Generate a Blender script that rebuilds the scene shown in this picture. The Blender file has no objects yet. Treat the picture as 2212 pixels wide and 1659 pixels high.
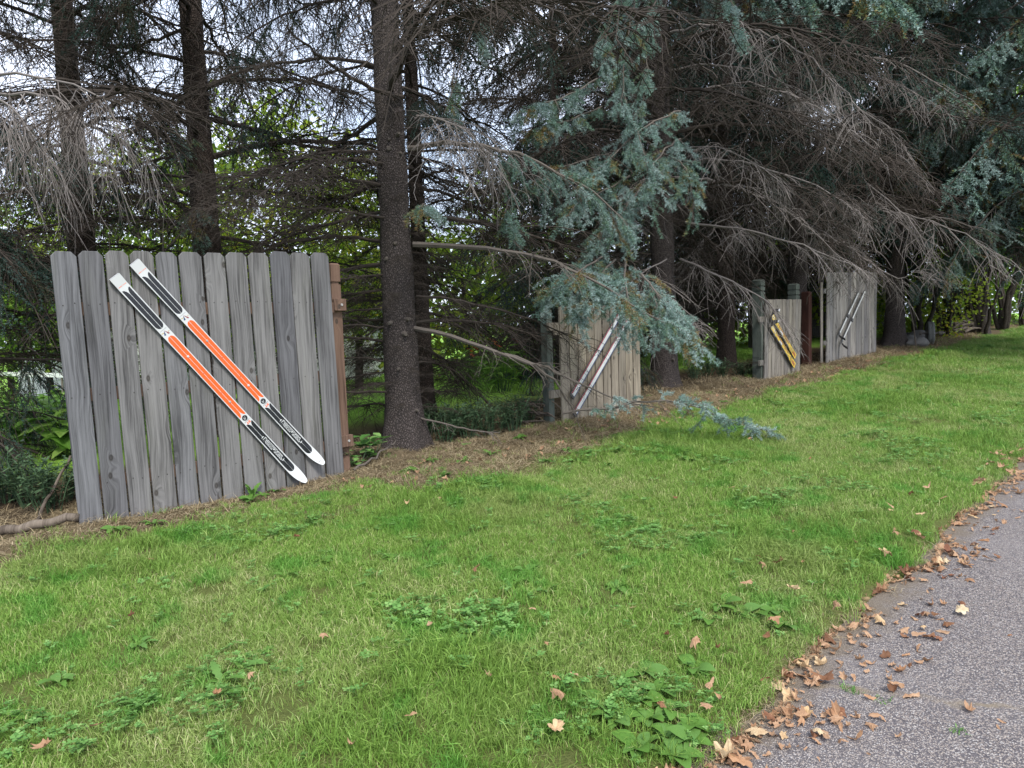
import bpy, bmesh, math, random
import numpy as np
from mathutils import Matrix, Vector, Euler

R = math.radians
scene = bpy.context.scene
col = scene.collection
random.seed(7)

# ------------------------------------------------------------------ camera
PITCH, ROLL, EYE = R(4.5), R(-2.0), Vector((0, 0, 1.5))
cam_d = bpy.data.cameras.new('camera')
cam_d.sensor_width = 36
cam_d.lens = 24.966
cam_d.clip_end = 600
cam = bpy.data.objects.new('camera', cam_d)
col.objects.link(cam)
cam.matrix_world = (Matrix.Translation(EYE) @ Matrix.Rotation(R(90) - PITCH, 4, 'X') @ Matrix.Rotation(ROLL, 4, 'Z'))
scene.camera = cam

# ------------------------------------------------------------------ sky, sun, exposure
SUN_EL, SUN_AZ = R(52), R(158)      # azimuth from north (+Y) clockwise: behind the camera, to the right
world = bpy.data.worlds.new('World')
scene.world = world
world.use_nodes = True
wn, wl = world.node_tree.nodes, world.node_tree.links
wn.clear()
w_out = wn.new('ShaderNodeOutputWorld')
w_bg = wn.new('ShaderNodeBackground')
w_bg.inputs['Strength'].default_value = 0.15
w_sky = wn.new('ShaderNodeTexSky')
w_sky.sky_type = 'NISHITA'
w_sky.sun_disc = False
w_sky.sun_elevation = SUN_EL
w_sky.sun_rotation = SUN_AZ
w_sky.dust_density = 2.0
w_tc = wn.new('ShaderNodeTexCoord')
w_noise = wn.new('ShaderNodeTexNoise')
w_noise.inputs['Scale'].default_value = 3.2
w_noise.inputs['Detail'].default_value = 6
w_ramp = wn.new('ShaderNodeValToRGB')
w_ramp.color_ramp.elements[0].position = 0.36
w_ramp.color_ramp.elements[0].color = (0.35, 0.35, 0.35, 1)
w_ramp.color_ramp.elements[1].position = 0.58
w_ramp.color_ramp.elements[1].color = (1, 1, 1, 1)
w_mix = wn.new('ShaderNodeMix')
w_mix.data_type = 'RGBA'
w_mix.inputs['B'].default_value = (6.2, 6.8, 8.2, 1)     # bright thin cloud
wl.new(w_tc.outputs['Generated'], w_noise.inputs['Vector'])
wl.new(w_noise.outputs['Fac'], w_ramp.inputs['Fac'])
wl.new(w_ramp.outputs['Color'], w_mix.inputs['Factor'])
wl.new(w_sky.outputs['Color'], w_mix.inputs['A'])
wl.new(w_mix.outputs['Result'], w_bg.inputs['Color'])
wl.new(w_bg.outputs['Background'], w_out.inputs['Surface'])

sun_d = bpy.data.lights.new('sun', 'SUN')
sun_d.energy = 2.4
sun_d.angle = R(12)
sun_d.color = (1.0, 0.96, 0.9)
sun = bpy.data.objects.new('sun', sun_d)
col.objects.link(sun)
sd = Vector((math.sin(SUN_AZ) * math.cos(SUN_EL), math.cos(SUN_AZ) * math.cos(SUN_EL), math.sin(SUN_EL)))
sun.rotation_euler = sd.to_track_quat('Z', 'Y').to_euler()
sun.location = (0, -5, 20)

scene.view_settings.view_transform = 'Standard'
scene.view_settings.look = 'None'
scene.view_settings.gamma = 1
scene.view_settings.exposure = 0.8
world.cycles.sampling_method = 'NONE'      # the sky is near even: cosine sampling finds it
scene.cycles.max_bounces = 4
scene.cycles.diffuse_bounces = 2
scene.cycles.glossy_bounces = 2
scene.cycles.transmission_bounces = 3
scene.cycles.transparent_max_bounces = 4
scene.cycles.use_denoising = True
scene.cycles.denoiser = 'OPENIMAGEDENOISE'
scene.cycles.denoising_input_passes = 'RGB_ALBEDO_NORMAL'
scene.cycles.denoising_prefilter = 'ACCURATE'
scene.cycles.sample_clamp_indirect = 6

# ------------------------------------------------------------------ coordinates
# u runs along the row of fences, v across it towards the path (path edge at v = -1.25, fences at v = -5.2)
S2 = math.sqrt(2)
def XY(u, v): return ((u + v) / S2, (u - v) / S2)
def UV(x, y): return ((x + y) / S2, (x - y) / S2)

def gz(x, y):
    x = np.asarray(x, float); y = np.asarray(y, float)
    u = (x + y) / S2; v = (x - y) / S2
    vv = np.clip(v, -7.5, -1.3)
    z = .24 + .025 * np.clip(u, -6, 30) - .067 * (vv + 5.3)
    z = z - np.clip((-7.5 - v) * .045, 0, .42)
    f = np.clip((-1.3 - v) / .6, 0, 1)
    b = .012 * np.sin(2.3 * x + 1.7 * y) + .010 * np.sin(4.1 * y - 2.6 * x + 1) + .006 * np.sin(7.3 * x + 3.1 * y + 2)
    ridge = .05 * np.exp(-((v + 5.12) / .16) ** 2) * (np.clip(.5 + .6 * np.sin(1.3 * u + 1.0), 0, 1))
    return z + (b + ridge * (v > -5.6)) * f

_r = Vector((1, 0, 0)); _f = Vector((0, math.cos(PITCH), -math.sin(PITCH))); _u = _r.cross(_f)
CR = _r * math.cos(ROLL) + _u * math.sin(ROLL)
CU = -_r * math.sin(ROLL) + _u * math.cos(ROLL)
def ray(px, py): return CR * ((px - 1106) / 1534) - CU * ((py - 829.5) / 1534) + _f
def at(px, py, Y):
    d = ray(px, py)
    return EYE + d * (Y / d.y)
def spot(px, py):
    d = ray(px, py)
    t = np.linspace(.8, 60, 20000)
    z = EYE.z + t * d.z
    i = int(np.argmax(z < gz(t * d.x, t * d.y)))
    return Vector((t[i] * d.x, t[i] * d.y, float(gz(t[i] * d.x, t[i] * d.y))))
def G(x, y): return Vector((x, y, float(gz(x, y))))
def GU(u, v): return G(*XY(u, v))

# ------------------------------------------------------------------ helpers
def link(o, parent=None):
    col.objects.link(o)
    if parent is not None: o.parent = parent
    return o
def tag(o, label=None, cat=None, group=None, kind=None):
    if label: o['label'] = label
    if cat: o['category'] = cat
    if group: o['group'] = group
    if kind: o['kind'] = kind
    return o
def empty(name, loc=(0, 0, 0), rz=0.0):
    o = bpy.data.objects.new(name, None)
    o.empty_display_size = .2
    o.location = loc
    o.rotation_euler = (0, 0, rz)
    return link(o)
def mesh_obj(name, me, parent=None, mat=None, loc=None, rot=None, scale=None):
    o = bpy.data.objects.new(name, me)
    if mat is not None and not me.materials: me.materials.append(mat)
    if loc is not None: o.location = loc
    if rot is not None: o.rotation_euler = rot
    if scale is not None: o.scale = scale
    return link(o, parent)
def copy_tree(o, parent=None):
    c = o.copy(); col.objects.link(c); c.parent = parent
    for ch in list(o.children): copy_tree(ch, c)
    return c

class MB:
    """collects geometry with a material index and a float tone per vertex"""
    def __init__(s): s.v = []; s.f = []; s.m = []; s.t = []; s.n = 0
    def add(s, V, F, mi=0, tone=0.5):
        V = np.asarray(V, float)
        s.v.append(V)
        for f in F: s.f.append([i + s.n for i in f])
        s.m += [mi] * len(F)
        s.t.append(np.full(len(V), tone) if np.isscalar(tone) else np.asarray(tone, float))
        s.n += len(V)
    def box(s, c, d, mi=0, rot=None):
        V = np.array([(x, y, z) for x in (-.5, .5) for y in (-.5, .5) for z in (-.5, .5)]) * np.array(d)
        if rot is not None: V = V @ np.array(rot.to_3x3()).T
        s.add(V + np.array(c), [(0, 1, 3, 2), (4, 6, 7, 5), (0, 4, 5, 1), (2, 3, 7, 6), (0, 2, 6, 4), (1, 5, 7, 3)], mi)
    def tube(s, P, rad, sides=4, mi=0, tone=.5, cap=True):
        P = np.asarray(P, float); n = len(P)
        rad = np.broadcast_to(np.asarray(rad, float), (n,))
        T = np.gradient(P, axis=0); T /= np.linalg.norm(T, axis=1)[:, None] + 1e-9
        ref = np.array([0, 0, 1.]) if abs(T[:, 2]).mean() < .8 else np.array([1., 0, 0])
        A = np.cross(T, ref); A /= np.linalg.norm(A, axis=1)[:, None] + 1e-9
        B = np.cross(T, A)
        th = np.arange(sides) * 2 * np.pi / sides
        V = P[:, None, :] + rad[:, None, None] * (np.cos(th)[None, :, None] * A[:, None, :] + np.sin(th)[None, :, None] * B[:, None, :])
        F = [(i * sides + j, i * sides + (j + 1) % sides, (i + 1) * sides + (j + 1) % sides, (i + 1) * sides + j) for i in range(n - 1) for j in range(sides)]
        if cap and sides > 2:
            F.append(tuple(range(sides))[::-1]); F.append(tuple((n - 1) * sides + j for j in range(sides)))
        s.add(V.reshape(-1, 3), F, mi, tone)
    def tris(s, V, mi=0, tone=None):
        k = len(V) // 3
        s.v.append(V); b = s.n
        s.f += [[b + 3 * i, b + 3 * i + 1, b + 3 * i + 2] for i in range(k)]
        s.m += [mi] * k
        s.t.append(tone if tone is not None else np.full(len(V), .5))
        s.n += len(V)
    def mesh(s, name, mats, smooth=False):
        me = bpy.data.meshes.new(name)
        V = np.concatenate(s.v) if s.v else np.zeros((0, 3))
        me.from_pydata(V.tolist(), [], s.f)
        for m in mats: me.materials.append(m)
        me.polygons.foreach_set('material_index', s.m)
        if smooth: me.polygons.foreach_set('use_smooth', [True] * len(me.polygons))
        a = me.attributes.new('tone', 'FLOAT', 'POINT')
        a.data.foreach_set('value', np.concatenate(s.t).astype(np.float32))
        me.update()
        return me

def bevel_mesh(me, w=.003, seg=1):
    bm = bmesh.new(); bm.from_mesh(me)
    bmesh.ops.bevel(bm, geom=list(bm.edges), offset=w, segments=seg, affect='EDGES', profile=.5)
    bm.to_mesh(me); bm.free()
    return me

# ------------------------------------------------------------------ materials
class NT:
    def __init__(s, name, rough=.8, spec=.3):
        s.m = bpy.data.materials.new(name); s.m.use_nodes = True
        s.n = s.m.node_tree.nodes; s.l = s.m.node_tree.links
        s.b = s.n['Principled BSDF']; s.b.inputs['Roughness'].default_value = rough
        s.b.inputs['Specular IOR Level'].default_value = spec
        s.out = s.n['Material Output']
    def new(s, t, **kw):
        n = s.n.new(t)
        for k, v in kw.items():
            if k in n.inputs: n.inputs[k].default_value = v
            else: setattr(n, k, v)
        return n
    def link(s, a, b): s.l.new(a, b)
    def noise(s, vec=None, scale=5, detail=4, rough=.5, dist=0):
        n = s.new('ShaderNodeTexNoise', Scale=scale, Detail=detail, Roughness=rough, Distortion=dist)
        if vec is not None: s.link(vec, n.inputs['Vector'])
        return n.outputs['Fac']
    def ramp(s, fac, stops):
        n = s.n.new('ShaderNodeValToRGB'); e = n.color_ramp.elements
        while len(e) < len(stops): e.new(.5)
        for i, (p, c) in enumerate(stops):
            e[i].position = p; e[i].color = (*c, 1) if len(c) == 3 else c
        s.link(fac, n.inputs['Fac']); return n.outputs['Color']
    def mix(s, fac, a, b, blend='MIX'):
        n = s.n.new('ShaderNodeMix'); n.data_type = 'RGBA'; n.blend_type = blend
        for k, v in (('Factor', fac), ('A', a), ('B', b)):
            if isinstance(v, (int, float)): n.inputs[k].default_value = v
            elif isinstance(v, tuple): n.inputs[k].default_value = (*v, 1) if len(v) == 3 else v
            else: s.link(v, n.inputs[k])
        return n.outputs['Result']
    def math(s, op, a, b=0.0, c=None):
        n = s.n.new('ShaderNodeMath'); n.operation = op
        for i, v in enumerate((a, b) if c is None else (a, b, c)):
            if isinstance(v, (int, float)): n.inputs[i].default_value = v
            else: s.link(v, n.inputs[i])
        return n.outputs[0]
    def maprange(s, v, a, b, c=0, d=1):
        n = s.n.new('ShaderNodeMapRange'); n.interpolation_type = 'SMOOTHSTEP'
        s.link(v, n.inputs['Value'])
        for k, x in (('From Min', a), ('From Max', b), ('To Min', c), ('To Max', d)): n.inputs[k].default_value = x
        return n.outputs['Result']
    def vmap(s, vec, scale=(1, 1, 1), loc=(0, 0, 0)):
        n = s.n.new('ShaderNodeMapping'); s.link(vec, n.inputs['Vector'])
        n.inputs['Scale'].default_value = scale; n.inputs['Location'].default_value = loc
        return n.outputs['Vector']
    def objvec(s, spread=40.0):
        """object coordinates shifted by the object's random number, so that copies differ"""
        tc = s.n.new('ShaderNodeTexCoord'); oi = s.n.new('ShaderNodeObjectInfo')
        c = s.n.new('ShaderNodeCombineXYZ')
        k = s.math('MULTIPLY', oi.outputs['Random'], spread)
        s.link(k, c.inputs[0]); s.link(k, c.inputs[2])
        a = s.n.new('ShaderNodeVectorMath'); a.operation = 'ADD'
        s.link(tc.outputs['Object'], a.inputs[0]); s.link(c.outputs[0], a.inputs[1])
        return a.outputs[0]
    def pos(s):
        return s.n.new('ShaderNodeNewGeometry').outputs['Position']
    def rand(s): return s.n.new('ShaderNodeObjectInfo').outputs['Random']
    def tone(s):
        n = s.n.new('ShaderNodeAttribute'); n.attribute_name = 'tone'; return n.outputs['Fac']
    def color(s, c):
        if isinstance(c, tuple): s.b.inputs['Base Color'].default_value = (*c, 1)
        else: s.link(c, s.b.inputs['Base Color'])
    def bump(s, h, dist=.01, strength=.6):
        n = s.new('ShaderNodeBump', Strength=strength, Distance=dist)
        s.link(h, n.inputs['Height']); s.link(n.outputs[0], s.b.inputs['Normal'])
    def translucent(s, c, fac):
        t = s.n.new('ShaderNodeBsdfTranslucent')
        if isinstance(c, tuple): t.inputs['Color'].default_value = (*c, 1)
        else: s.link(c, t.inputs['Color'])
        m = s.n.new('ShaderNodeMixShader'); m.inputs[0].default_value = fac
        s.link(s.b.outputs[0], m.inputs[1]); s.link(t.outputs[0], m.inputs[2]); s.link(m.outputs[0], s.out.inputs['Surface'])

def plain(name, c, rough=.7, spec=.3, wear=.25, scale=30):
    n = NT(name, rough, spec)
    f = n.noise(n.objvec(), scale, 5, .6)
    n.color(n.mix(f, tuple(x * (1 - wear) for x in c), tuple(min(1, x * (1 + wear)) for x in c)))
    n.bump(f, .001, .3)
    return n.m

def wood(name, light, dark, knot=(.028, .024, .02), green=0.0, across=(1, 1, 1), tone_var=.35):
    n = NT(name, .85, .2)
    vec = n.objvec()
    # knots: elongated cells, sparse
    sp = n.n.new('ShaderNodeSeparateXYZ'); n.link(vec, sp.inputs[0])
    kc = n.n.new('ShaderNodeCombineXYZ'); n.link(n.math('MULTIPLY', sp.outputs[0], 7.5), kc.inputs[0]); n.link(n.math('MULTIPLY', sp.outputs[2], 4.2), kc.inputs[1])
    vo = n.new('ShaderNodeTexVoronoi', Scale=1.0); vo.voronoi_dimensions = '2D'; n.link(kc.outputs[0], vo.inputs['Vector'])
    kd = vo.outputs['Distance']
    vc = n.n.new('ShaderNodeSeparateColor'); n.link(vo.outputs['Color'], vc.inputs[0])
    has = n.math('GREATER_THAN', vc.outputs[0], .80)
    near = n.math('MULTIPLY', n.maprange(kd, .5, .02), has)
    # grain bends round the knots
    cx = n.math('ADD', n.math('MULTIPLY', sp.outputs[0], 24), n.math('MULTIPLY', near, 1.1))
    wob = n.noise(n.vmap(vec, (3, 3, 1.0)), 1.6, 2)
    cx = n.math('ADD', cx, n.math('MULTIPLY', wob, 1.5))
    cb = n.n.new('ShaderNodeCombineXYZ')
    n.link(cx, cb.inputs[0]); n.link(n.math('MULTIPLY', sp.outputs[2], .55), cb.inputs[2]); n.link(sp.outputs[1], cb.inputs[1])
    g1 = n.noise(cb.outputs[0], 2.2, 8, .7, .25)
    g2 = n.noise(n.vmap(vec, (190, 60, 3.0)), 1.0, 3, .6)
    big = n.noise(n.vmap(vec, (7, 4, 1.1)), 1.2, 3)
    base = n.ramp(g1, [(.30, tuple(x * .55 for x in dark)), (.42, dark), (.54, tuple((a * .4 + b * .6) for a, b in zip(dark, light))), (.66, light)])
    base = n.mix(n.maprange(g2, .38, .62), base, tuple(x * .82 for x in dark), 'MIX') if False else n.mix(n.math('MULTIPLY', n.maprange(g2, .5, .75), .45), base, tuple(x * .6 for x in dark))
    base = n.mix(n.maprange(big, .35, .7, 0, .5), base, tuple(x * 1.15 for x in light))
    if green: base = n.mix(n.maprange(n.noise(n.vmap(vec, (4, 4, .7)), 1.3, 3), .5, .75, 0, green), base, (.16, .17, .10))
    # knot eye with rings
    ring = n.math('SINE', n.math('MULTIPLY', kd, 80))
    eye = n.math('MULTIPLY', n.maprange(kd, .13, .07), has)
    base = n.mix(n.math('MULTIPLY', eye, .75), base, n.mix(n.maprange(ring, -1, 1), knot, tuple(x * 2.2 for x in knot)))
    rd = n.rand()
    base = n.mix(tone_var, base, n.ramp(rd, [(0, (.52, .52, .56)), (.35, (.9, .88, .86)), (.7, (1.0, .97, .93)), (1, (.72, .74, .80))]), 'MULTIPLY')
    n.color(base)
    h = n.math('ADD', n.math('MULTIPLY', g1, .7), n.math('MULTIPLY', g2, .3))
    n.bump(h, .004, .7)
    return n.m

M = {}
M['picket'] = wood('weathered_grey_picket', (.235, .232, .228), (.085, .083, .082), green=.25, tone_var=.8)
M['board2'] = wood('weathered_tan_board', (.33, .29, .225), (.13, .11, .085), green=.2, tone_var=.6)
M['board3'] = wood('weathered_pale_board', (.30, .275, .235), (.115, .105, .09), green=.2, tone_var=.7)
M['board4'] = wood('weathered_grey_board', (.34, .33, .31), (.12, .115, .11), green=.2, tone_var=.9)
M['cedar'] = wood('brown_treated_post', (.185, .118, .084), (.08, .048, .034), tone_var=.4)
M['redpost'] = wood('dark_red_post', (.07, .03, .022), (.03, .014, .011), tone_var=.3)
M['greenpost'] = wood('grey_green_painted_post', (.13, .15, .125), (.055, .066, .058), tone_var=.3)
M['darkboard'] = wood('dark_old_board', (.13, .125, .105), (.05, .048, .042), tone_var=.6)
M['log'] = wood('fallen_log_bark', (.20, .165, .13), (.07, .055, .042), tone_var=.5)
M['siding'] = plain('white_siding', (.62, .63, .64), .6, .3, .04, 6)
M['black'] = plain('black_base', (.015, .015, .016), .6, .3, .3)
M['nail'] = plain('dark_nail_head', (.03, .026, .024), .6, .4)
M['bolt'] = plain('zinc_bolt', (.35, .34, .32), .4, .6)
M['white_rail'] = plain('white_rail_paint', (.62, .63, .60), .6, .3, .12)
M['rock'] = plain('grey_field_stone', (.17, .165, .155), .9, .2, .45, 9)
M['tyre'] = plain('weathered_grey_tyre', (.17, .175, .165), .9, .2, .35, 20)
M['iron'] = plain('rusty_grey_iron', (.16, .14, .12), .8, .3, .4, 25)
M['roof'] = plain('grey_shingle_roof', (.10, .10, .105), .9, .2, .3, 8)
M['glass'] = plain('dark_window_glass', (.04, .05, .055), .15, .5, .1)

def ski_paint(name, c, dirt=.12, rough=.3):
    n = NT(name, rough, .45)
    v = n.objvec()
    f = n.noise(n.vmap(v, (9, 9, 9)), 1.4, 5, .65)
    base = n.mix(n.maprange(f, .45, .8, 0, dirt), c, tuple(x * .55 + .03 for x in c))
    n.color(base)
    n.link(n.maprange(f, .3, .7, rough * .8, rough * 1.5), n.b.inputs['Roughness'])
    return n.m
M['ski_white'] = ski_paint('ski_white', (.56, .57, .555))
M['ski_black'] = ski_paint('ski_black', (.014, .015, .018), .3, .28)
M['ski_orange'] = ski_paint('ski_orange', (.80, .115, .018))
M['ski_red'] = ski_paint('ski_dark_red', (.24, .022, .03))
M['ski_blue'] = ski_paint('ski_navy', (.025, .05, .13))
M['ski_yellow'] = ski_paint('ski_yellow', (.62, .43, .045), .4)
M['ski_rust'] = ski_paint('ski_rust', (.30, .09, .035), .5)
M['ski_edge'] = ski_paint('ski_edge', (.05, .05, .055), .3)
M['ski_silver'] = ski_paint('ski_silver', (.48, .49, .50), .3)
M['gold'] = ski_paint('logo_gold', (.42, .31, .08))
M['grey_print'] = ski_paint('grey_print', (.16, .16, .16))

def bark(name, a, b, sc=1.0):
    n = NT(name, .92, .15)
    v = n.objvec()
    vo = n.new('ShaderNodeTexVoronoi', Scale=1.0); vo.feature = 'DISTANCE_TO_EDGE'
    dv = n.n.new('ShaderNodeVectorMath'); dv.operation = 'ADD'
    nn = n.new('ShaderNodeTexNoise', Scale=26 * sc, Detail=3)
    n.link(v, nn.inputs['Vector'])
    sc3 = n.n.new('ShaderNodeVectorMath'); sc3.operation = 'SCALE'; sc3.inputs['Scale'].default_value = 1.1
    n.link(nn.outputs['Color'], sc3.inputs[0])
    n.link(n.vmap(v, (62 * sc, 62 * sc, 38 * sc)), dv.inputs[0]); n.link(sc3.outputs[0], dv.inputs[1])
    n.link(dv.outputs[0], vo.inputs['Vector'])
    e = n.maprange(vo.outputs['Distance'], 0, .28)
    f = n.noise(v, 9, 6, .65)
    fine = n.noise(v, 120, 4, .6)
    c = n.mix(f, a, b)
    c = n.mix(n.maprange(fine, .35, .75, 0, .6), c, tuple(x * 1.5 for x in b))
    c = n.mix(e, tuple(x * .62 for x in a), c)
    n.color(c)
    h = n.math('ADD', n.math('MULTIPLY', e, .7), n.math('MULTIPLY', fine, .35))
    n.bump(h, .012, .9)
    return n.m
M['bark'] = bark('spruce_bark', (.06, .05, .045), (.12, .10, .092))
M['bark_dark'] = bark('dark_spruce_bark', (.055, .042, .035), (.115, .09, .075))
M['bark_shrub'] = bark('dark_shrub_bark', (.045, .038, .03), (.10, .085, .068))

def twig_mat(name, a, b):
    n = NT(name, .9, .15)
    f = n.noise(n.objvec(), 14, 3)
    n.color(n.mix(n.tone(), n.mix(f, a, tuple(x * .8 for x in b)), b))
    return n.m
M['twig'] = twig_mat('dead_twig', (.018, .0145, .012), (.062, .051, .042))
M['twig_grey'] = twig_mat('lit_dead_twig', (.07, .06, .053), (.23, .205, .188))  # paler copy of the dead twig, with light from the front painted in
M['limb'] = twig_mat('limb_bark', (.06, .051, .042), (.145, .125, .106))

def needle_mat(name, cols, tr=.15):
    n = NT(name, .6, .25)
    c = n.ramp(n.tone(), cols)
    c = n.mix(.5, c, n.ramp(n.rand(), [(0, (.7, .72, .75)), (1, (1.0, 1.0, .96))]), 'MULTIPLY')
    n.color(c); n.translucent(c, tr)
    return n.m
M['blue'] = needle_mat('blue_spruce_needles', [(0, (.27, .17, .07)), (.08, (.24, .25, .09)), (.2, (.14, .24, .15)), (.5, (.20, .32, .27)), (1, (.36, .47, .44))])
M['green'] = needle_mat('dark_spruce_needles', [(0, (.08, .06, .03)), (.15, (.03, .055, .03)), (.6, (.035, .075, .055)), (1, (.06, .11, .095))])

def leaf_mat(name, cols, tr=.4, rough=.5):
    n = NT(name, rough, .3)
    c = n.ramp(n.tone(), cols)
    n.color(c); n.translucent(c, tr)
    return n.m
M['maple'] = leaf_mat('yellow_green_leaves', [(0, (.09, .16, .02)), (.5, (.20, .31, .03)), (.9, (.34, .42, .045)), (1, (.50, .42, .05))], .6)
M['decid'] = leaf_mat('green_leaves', [(0, (.07, .14, .02)), (.6, (.15, .27, .035)), (1, (.27, .38, .05))], .55)
M['weed'] = leaf_mat('weed_leaves', [(0, (.08, .19, .04)), (.6, (.14, .29, .07)), (1, (.22, .38, .11))], .25)
M['weed_dull'] = leaf_mat('dull_weed_leaves', [(0, (.04, .075, .035)), (.6, (.07, .125, .06)), (1, (.11, .17, .085))], .25)
M['garden'] = leaf_mat('garden_leaves', [(0, (.09, .20, .03)), (.6, (.19, .37, .06)), (1, (.32, .48, .11))], .45)
M['yardgrass'] = leaf_mat('yard_grass_blades', [(0, (.17, .33, .05)), (1, (.32, .50, .10))], .4)
M['flower'] = leaf_mat('orange_flower', [(0, (.5, .08, .03)), (1, (.65, .2, .05))], .3)

def broad_leaf_mat():
    n = NT('broad_weed_leaf', .65, .2)
    v = n.objvec()
    f = n.noise(v, 22, 4)
    c = n.mix(f, (.06, .15, .022), (.12, .24, .04))
    c = n.mix(n.maprange(n.rand(), 0, 1, 0, .5), c, (.11, .21, .06))
    n.color(c); n.bump(n.noise(n.vmap(v, (1, 8, 1)), 30, 2), .002, .6); n.translucent(c, .2)
    return n.m
M['broad'] = broad_leaf_mat()

def fallen_leaf_mat(name, a, b, c):
    n = NT(name, .75, .2)
    v = n.objvec()
    f = n.noise(v, 45, 5, .6)
    col_ = n.ramp(n.rand(), [(0, a), (.5, b), (1, c)])
    col_ = n.mix(n.maprange(f, .35, .7, 0, .55), col_, n.mix(1.0, col_, (.55, .42, .35), 'MULTIPLY'))
    n.color(col_); n.translucent(col_, .2)
    return n.m
M['leaf_tan'] = fallen_leaf_mat('dry_tan_leaf', (.36, .205, .115), (.48, .32, .20), (.42, .24, .13))
M['leaf_brown'] = fallen_leaf_mat('dry_brown_leaf', (.15, .075, .042), (.27, .14, .075), (.22, .10, .06))
M['leaf_pale'] = fallen_leaf_mat('pale_dry_leaf', (.60, .45, .27), (.55, .38, .20), (.64, .54, .36))

def grass_mat():
    n = NT('grass_blades', .55, .3)
    p = n.pos()
    big = n.noise(p, 1.0, 4, .6)
    mid = n.noise(p, 3.1, 3, .55)
    t = n.tone()
    c = n.ramp(t, [(0, (.10, .185, .028)), (.45, (.20, .345, .06)), (.85, (.30, .46, .10)), (.96, (.46, .48, .20)), (1, (.58, .52, .30))])
    c = n.mix(n.maprange(big, .45, .66, 0, .6), c, n.ramp(t, [(0, (.16, .21, .055)), (.5, (.34, .41, .13)), (.8, (.50, .52, .23)), (1, (.64, .58, .36))]))
    c = n.mix(n.maprange(mid, .52, .66, 0, .9), c, n.ramp(t, [(0, (.07, .19, .026)), (.6, (.13, .34, .05)), (1, (.25, .44, .095))]))
    n.color(c); n.translucent(c, .3)
    return n.m
M['grass'] = grass_mat()
def straw_mat():
    n = NT('dry_straw', .8, .15)
    c = n.ramp(n.tone(), [(0, (.09, .065, .035)), (.35, (.22, .17, .095)), (.75, (.42, .34, .205)), (1, (.56, .48, .32))])
    c = n.mix(n.maprange(n.noise(n.pos(), 2.2, 3), .4, .7, 0, .6), c, (.25, .19, .12))
    n.color(c); n.translucent(c, .15)
    return n.m
M['straw'] = straw_mat()

# ------------------------------------------------------------------ ground and path
def ground_mat():
    n = NT('ground_soil', .95, .1)
    p = n.pos()
    sp = n.n.new('ShaderNodeSeparateXYZ'); n.link(p, sp.inputs[0])
    v = n.math('MULTIPLY', n.math('SUBTRACT', sp.outputs[0], sp.outputs[1]), 1 / S2)
    v = n.math('ADD', v, n.math('MULTIPLY', n.math('SUBTRACT', n.noise(p, 1.6, 4), .5), 1.1))
    f = n.noise(p, 14, 6, .65)
    f2 = n.noise(p, 90, 4, .6)
    lawn = n.mix(f, (.07, .09, .025), (.15, .17, .05))
    straw = n.mix(f, (.09, .066, .04), (.22, .17, .10))
    litter = n.mix(f, (.045, .033, .022), (.11, .08, .05))
    yard = n.mix(n.noise(p, 3, 5, .6), (.19, .37, .05), (.29, .48, .08))  # green brightened: sunlight put into the colour where trees shade the yard
    c = n.mix(n.maprange(v, -4.35, -4.85), lawn, straw)
    c = n.mix(n.maprange(v, -5.4, -5.9), c, litter)
    c = n.mix(n.maprange(v, -6.5, -7.4), c, yard)
    c = n.mix(n.maprange(f2, .4, .7, 0, .4), c, n.mix(1.0, c, (.5, .5, .5), 'MULTIPLY'))
    n.color(c)
    n.bump(n.math('ADD', f, f2), .03, .8)
    return n.m
M['ground'] = ground_mat()
def grid_sheet(name, us, vs, zf, mat, kind='structure'):
    U, V = np.meshgrid(us, vs, indexing='ij')
    X, Y = (U + V) / S2, (U - V) / S2
    Z = zf(X, Y, U, V)
    nu, nv = U.shape
    P = np.stack([X, Y, Z], -1).reshape(-1, 3)
    F = [(i * nv + j, i * nv + j + 1, (i + 1) * nv + j + 1, (i + 1) * nv + j) for i in range(nu - 1) for j in range(nv - 1)]
    me = bpy.data.meshes.new(name); me.from_pydata(P.tolist(), [], F)
    me.polygons.foreach_set('use_smooth', [True] * len(F)); me.update()
    if me.polygons[0].normal.z < 0: me.flip_normals()
    return tag(mesh_obj(name, me, None, mat), kind=kind)
us = np.concatenate([[-250, -120, -60, -30, -15, -8, -5], np.arange(-3, 14, .16), np.arange(14, 32, .5), [34, 38, 45, 60, 100, 250]])
vs = np.concatenate([[-300, -120, -60, -35, -25, -20], np.arange(-17, -8, .6), np.arange(-8, -1.2, .16), [-1.2, -1.0, 0, 1.0, 1.45, 1.6, 2, 4, 10, 30, 120, 300]])
def ground_z(X, Y, U, V):
    Z = gz(X, Y)
    return np.where((V > -1.22) & (V < 1.5), Z - .05, Z)
grid_sheet('ground', us, vs, ground_z, M['ground'])

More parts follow.
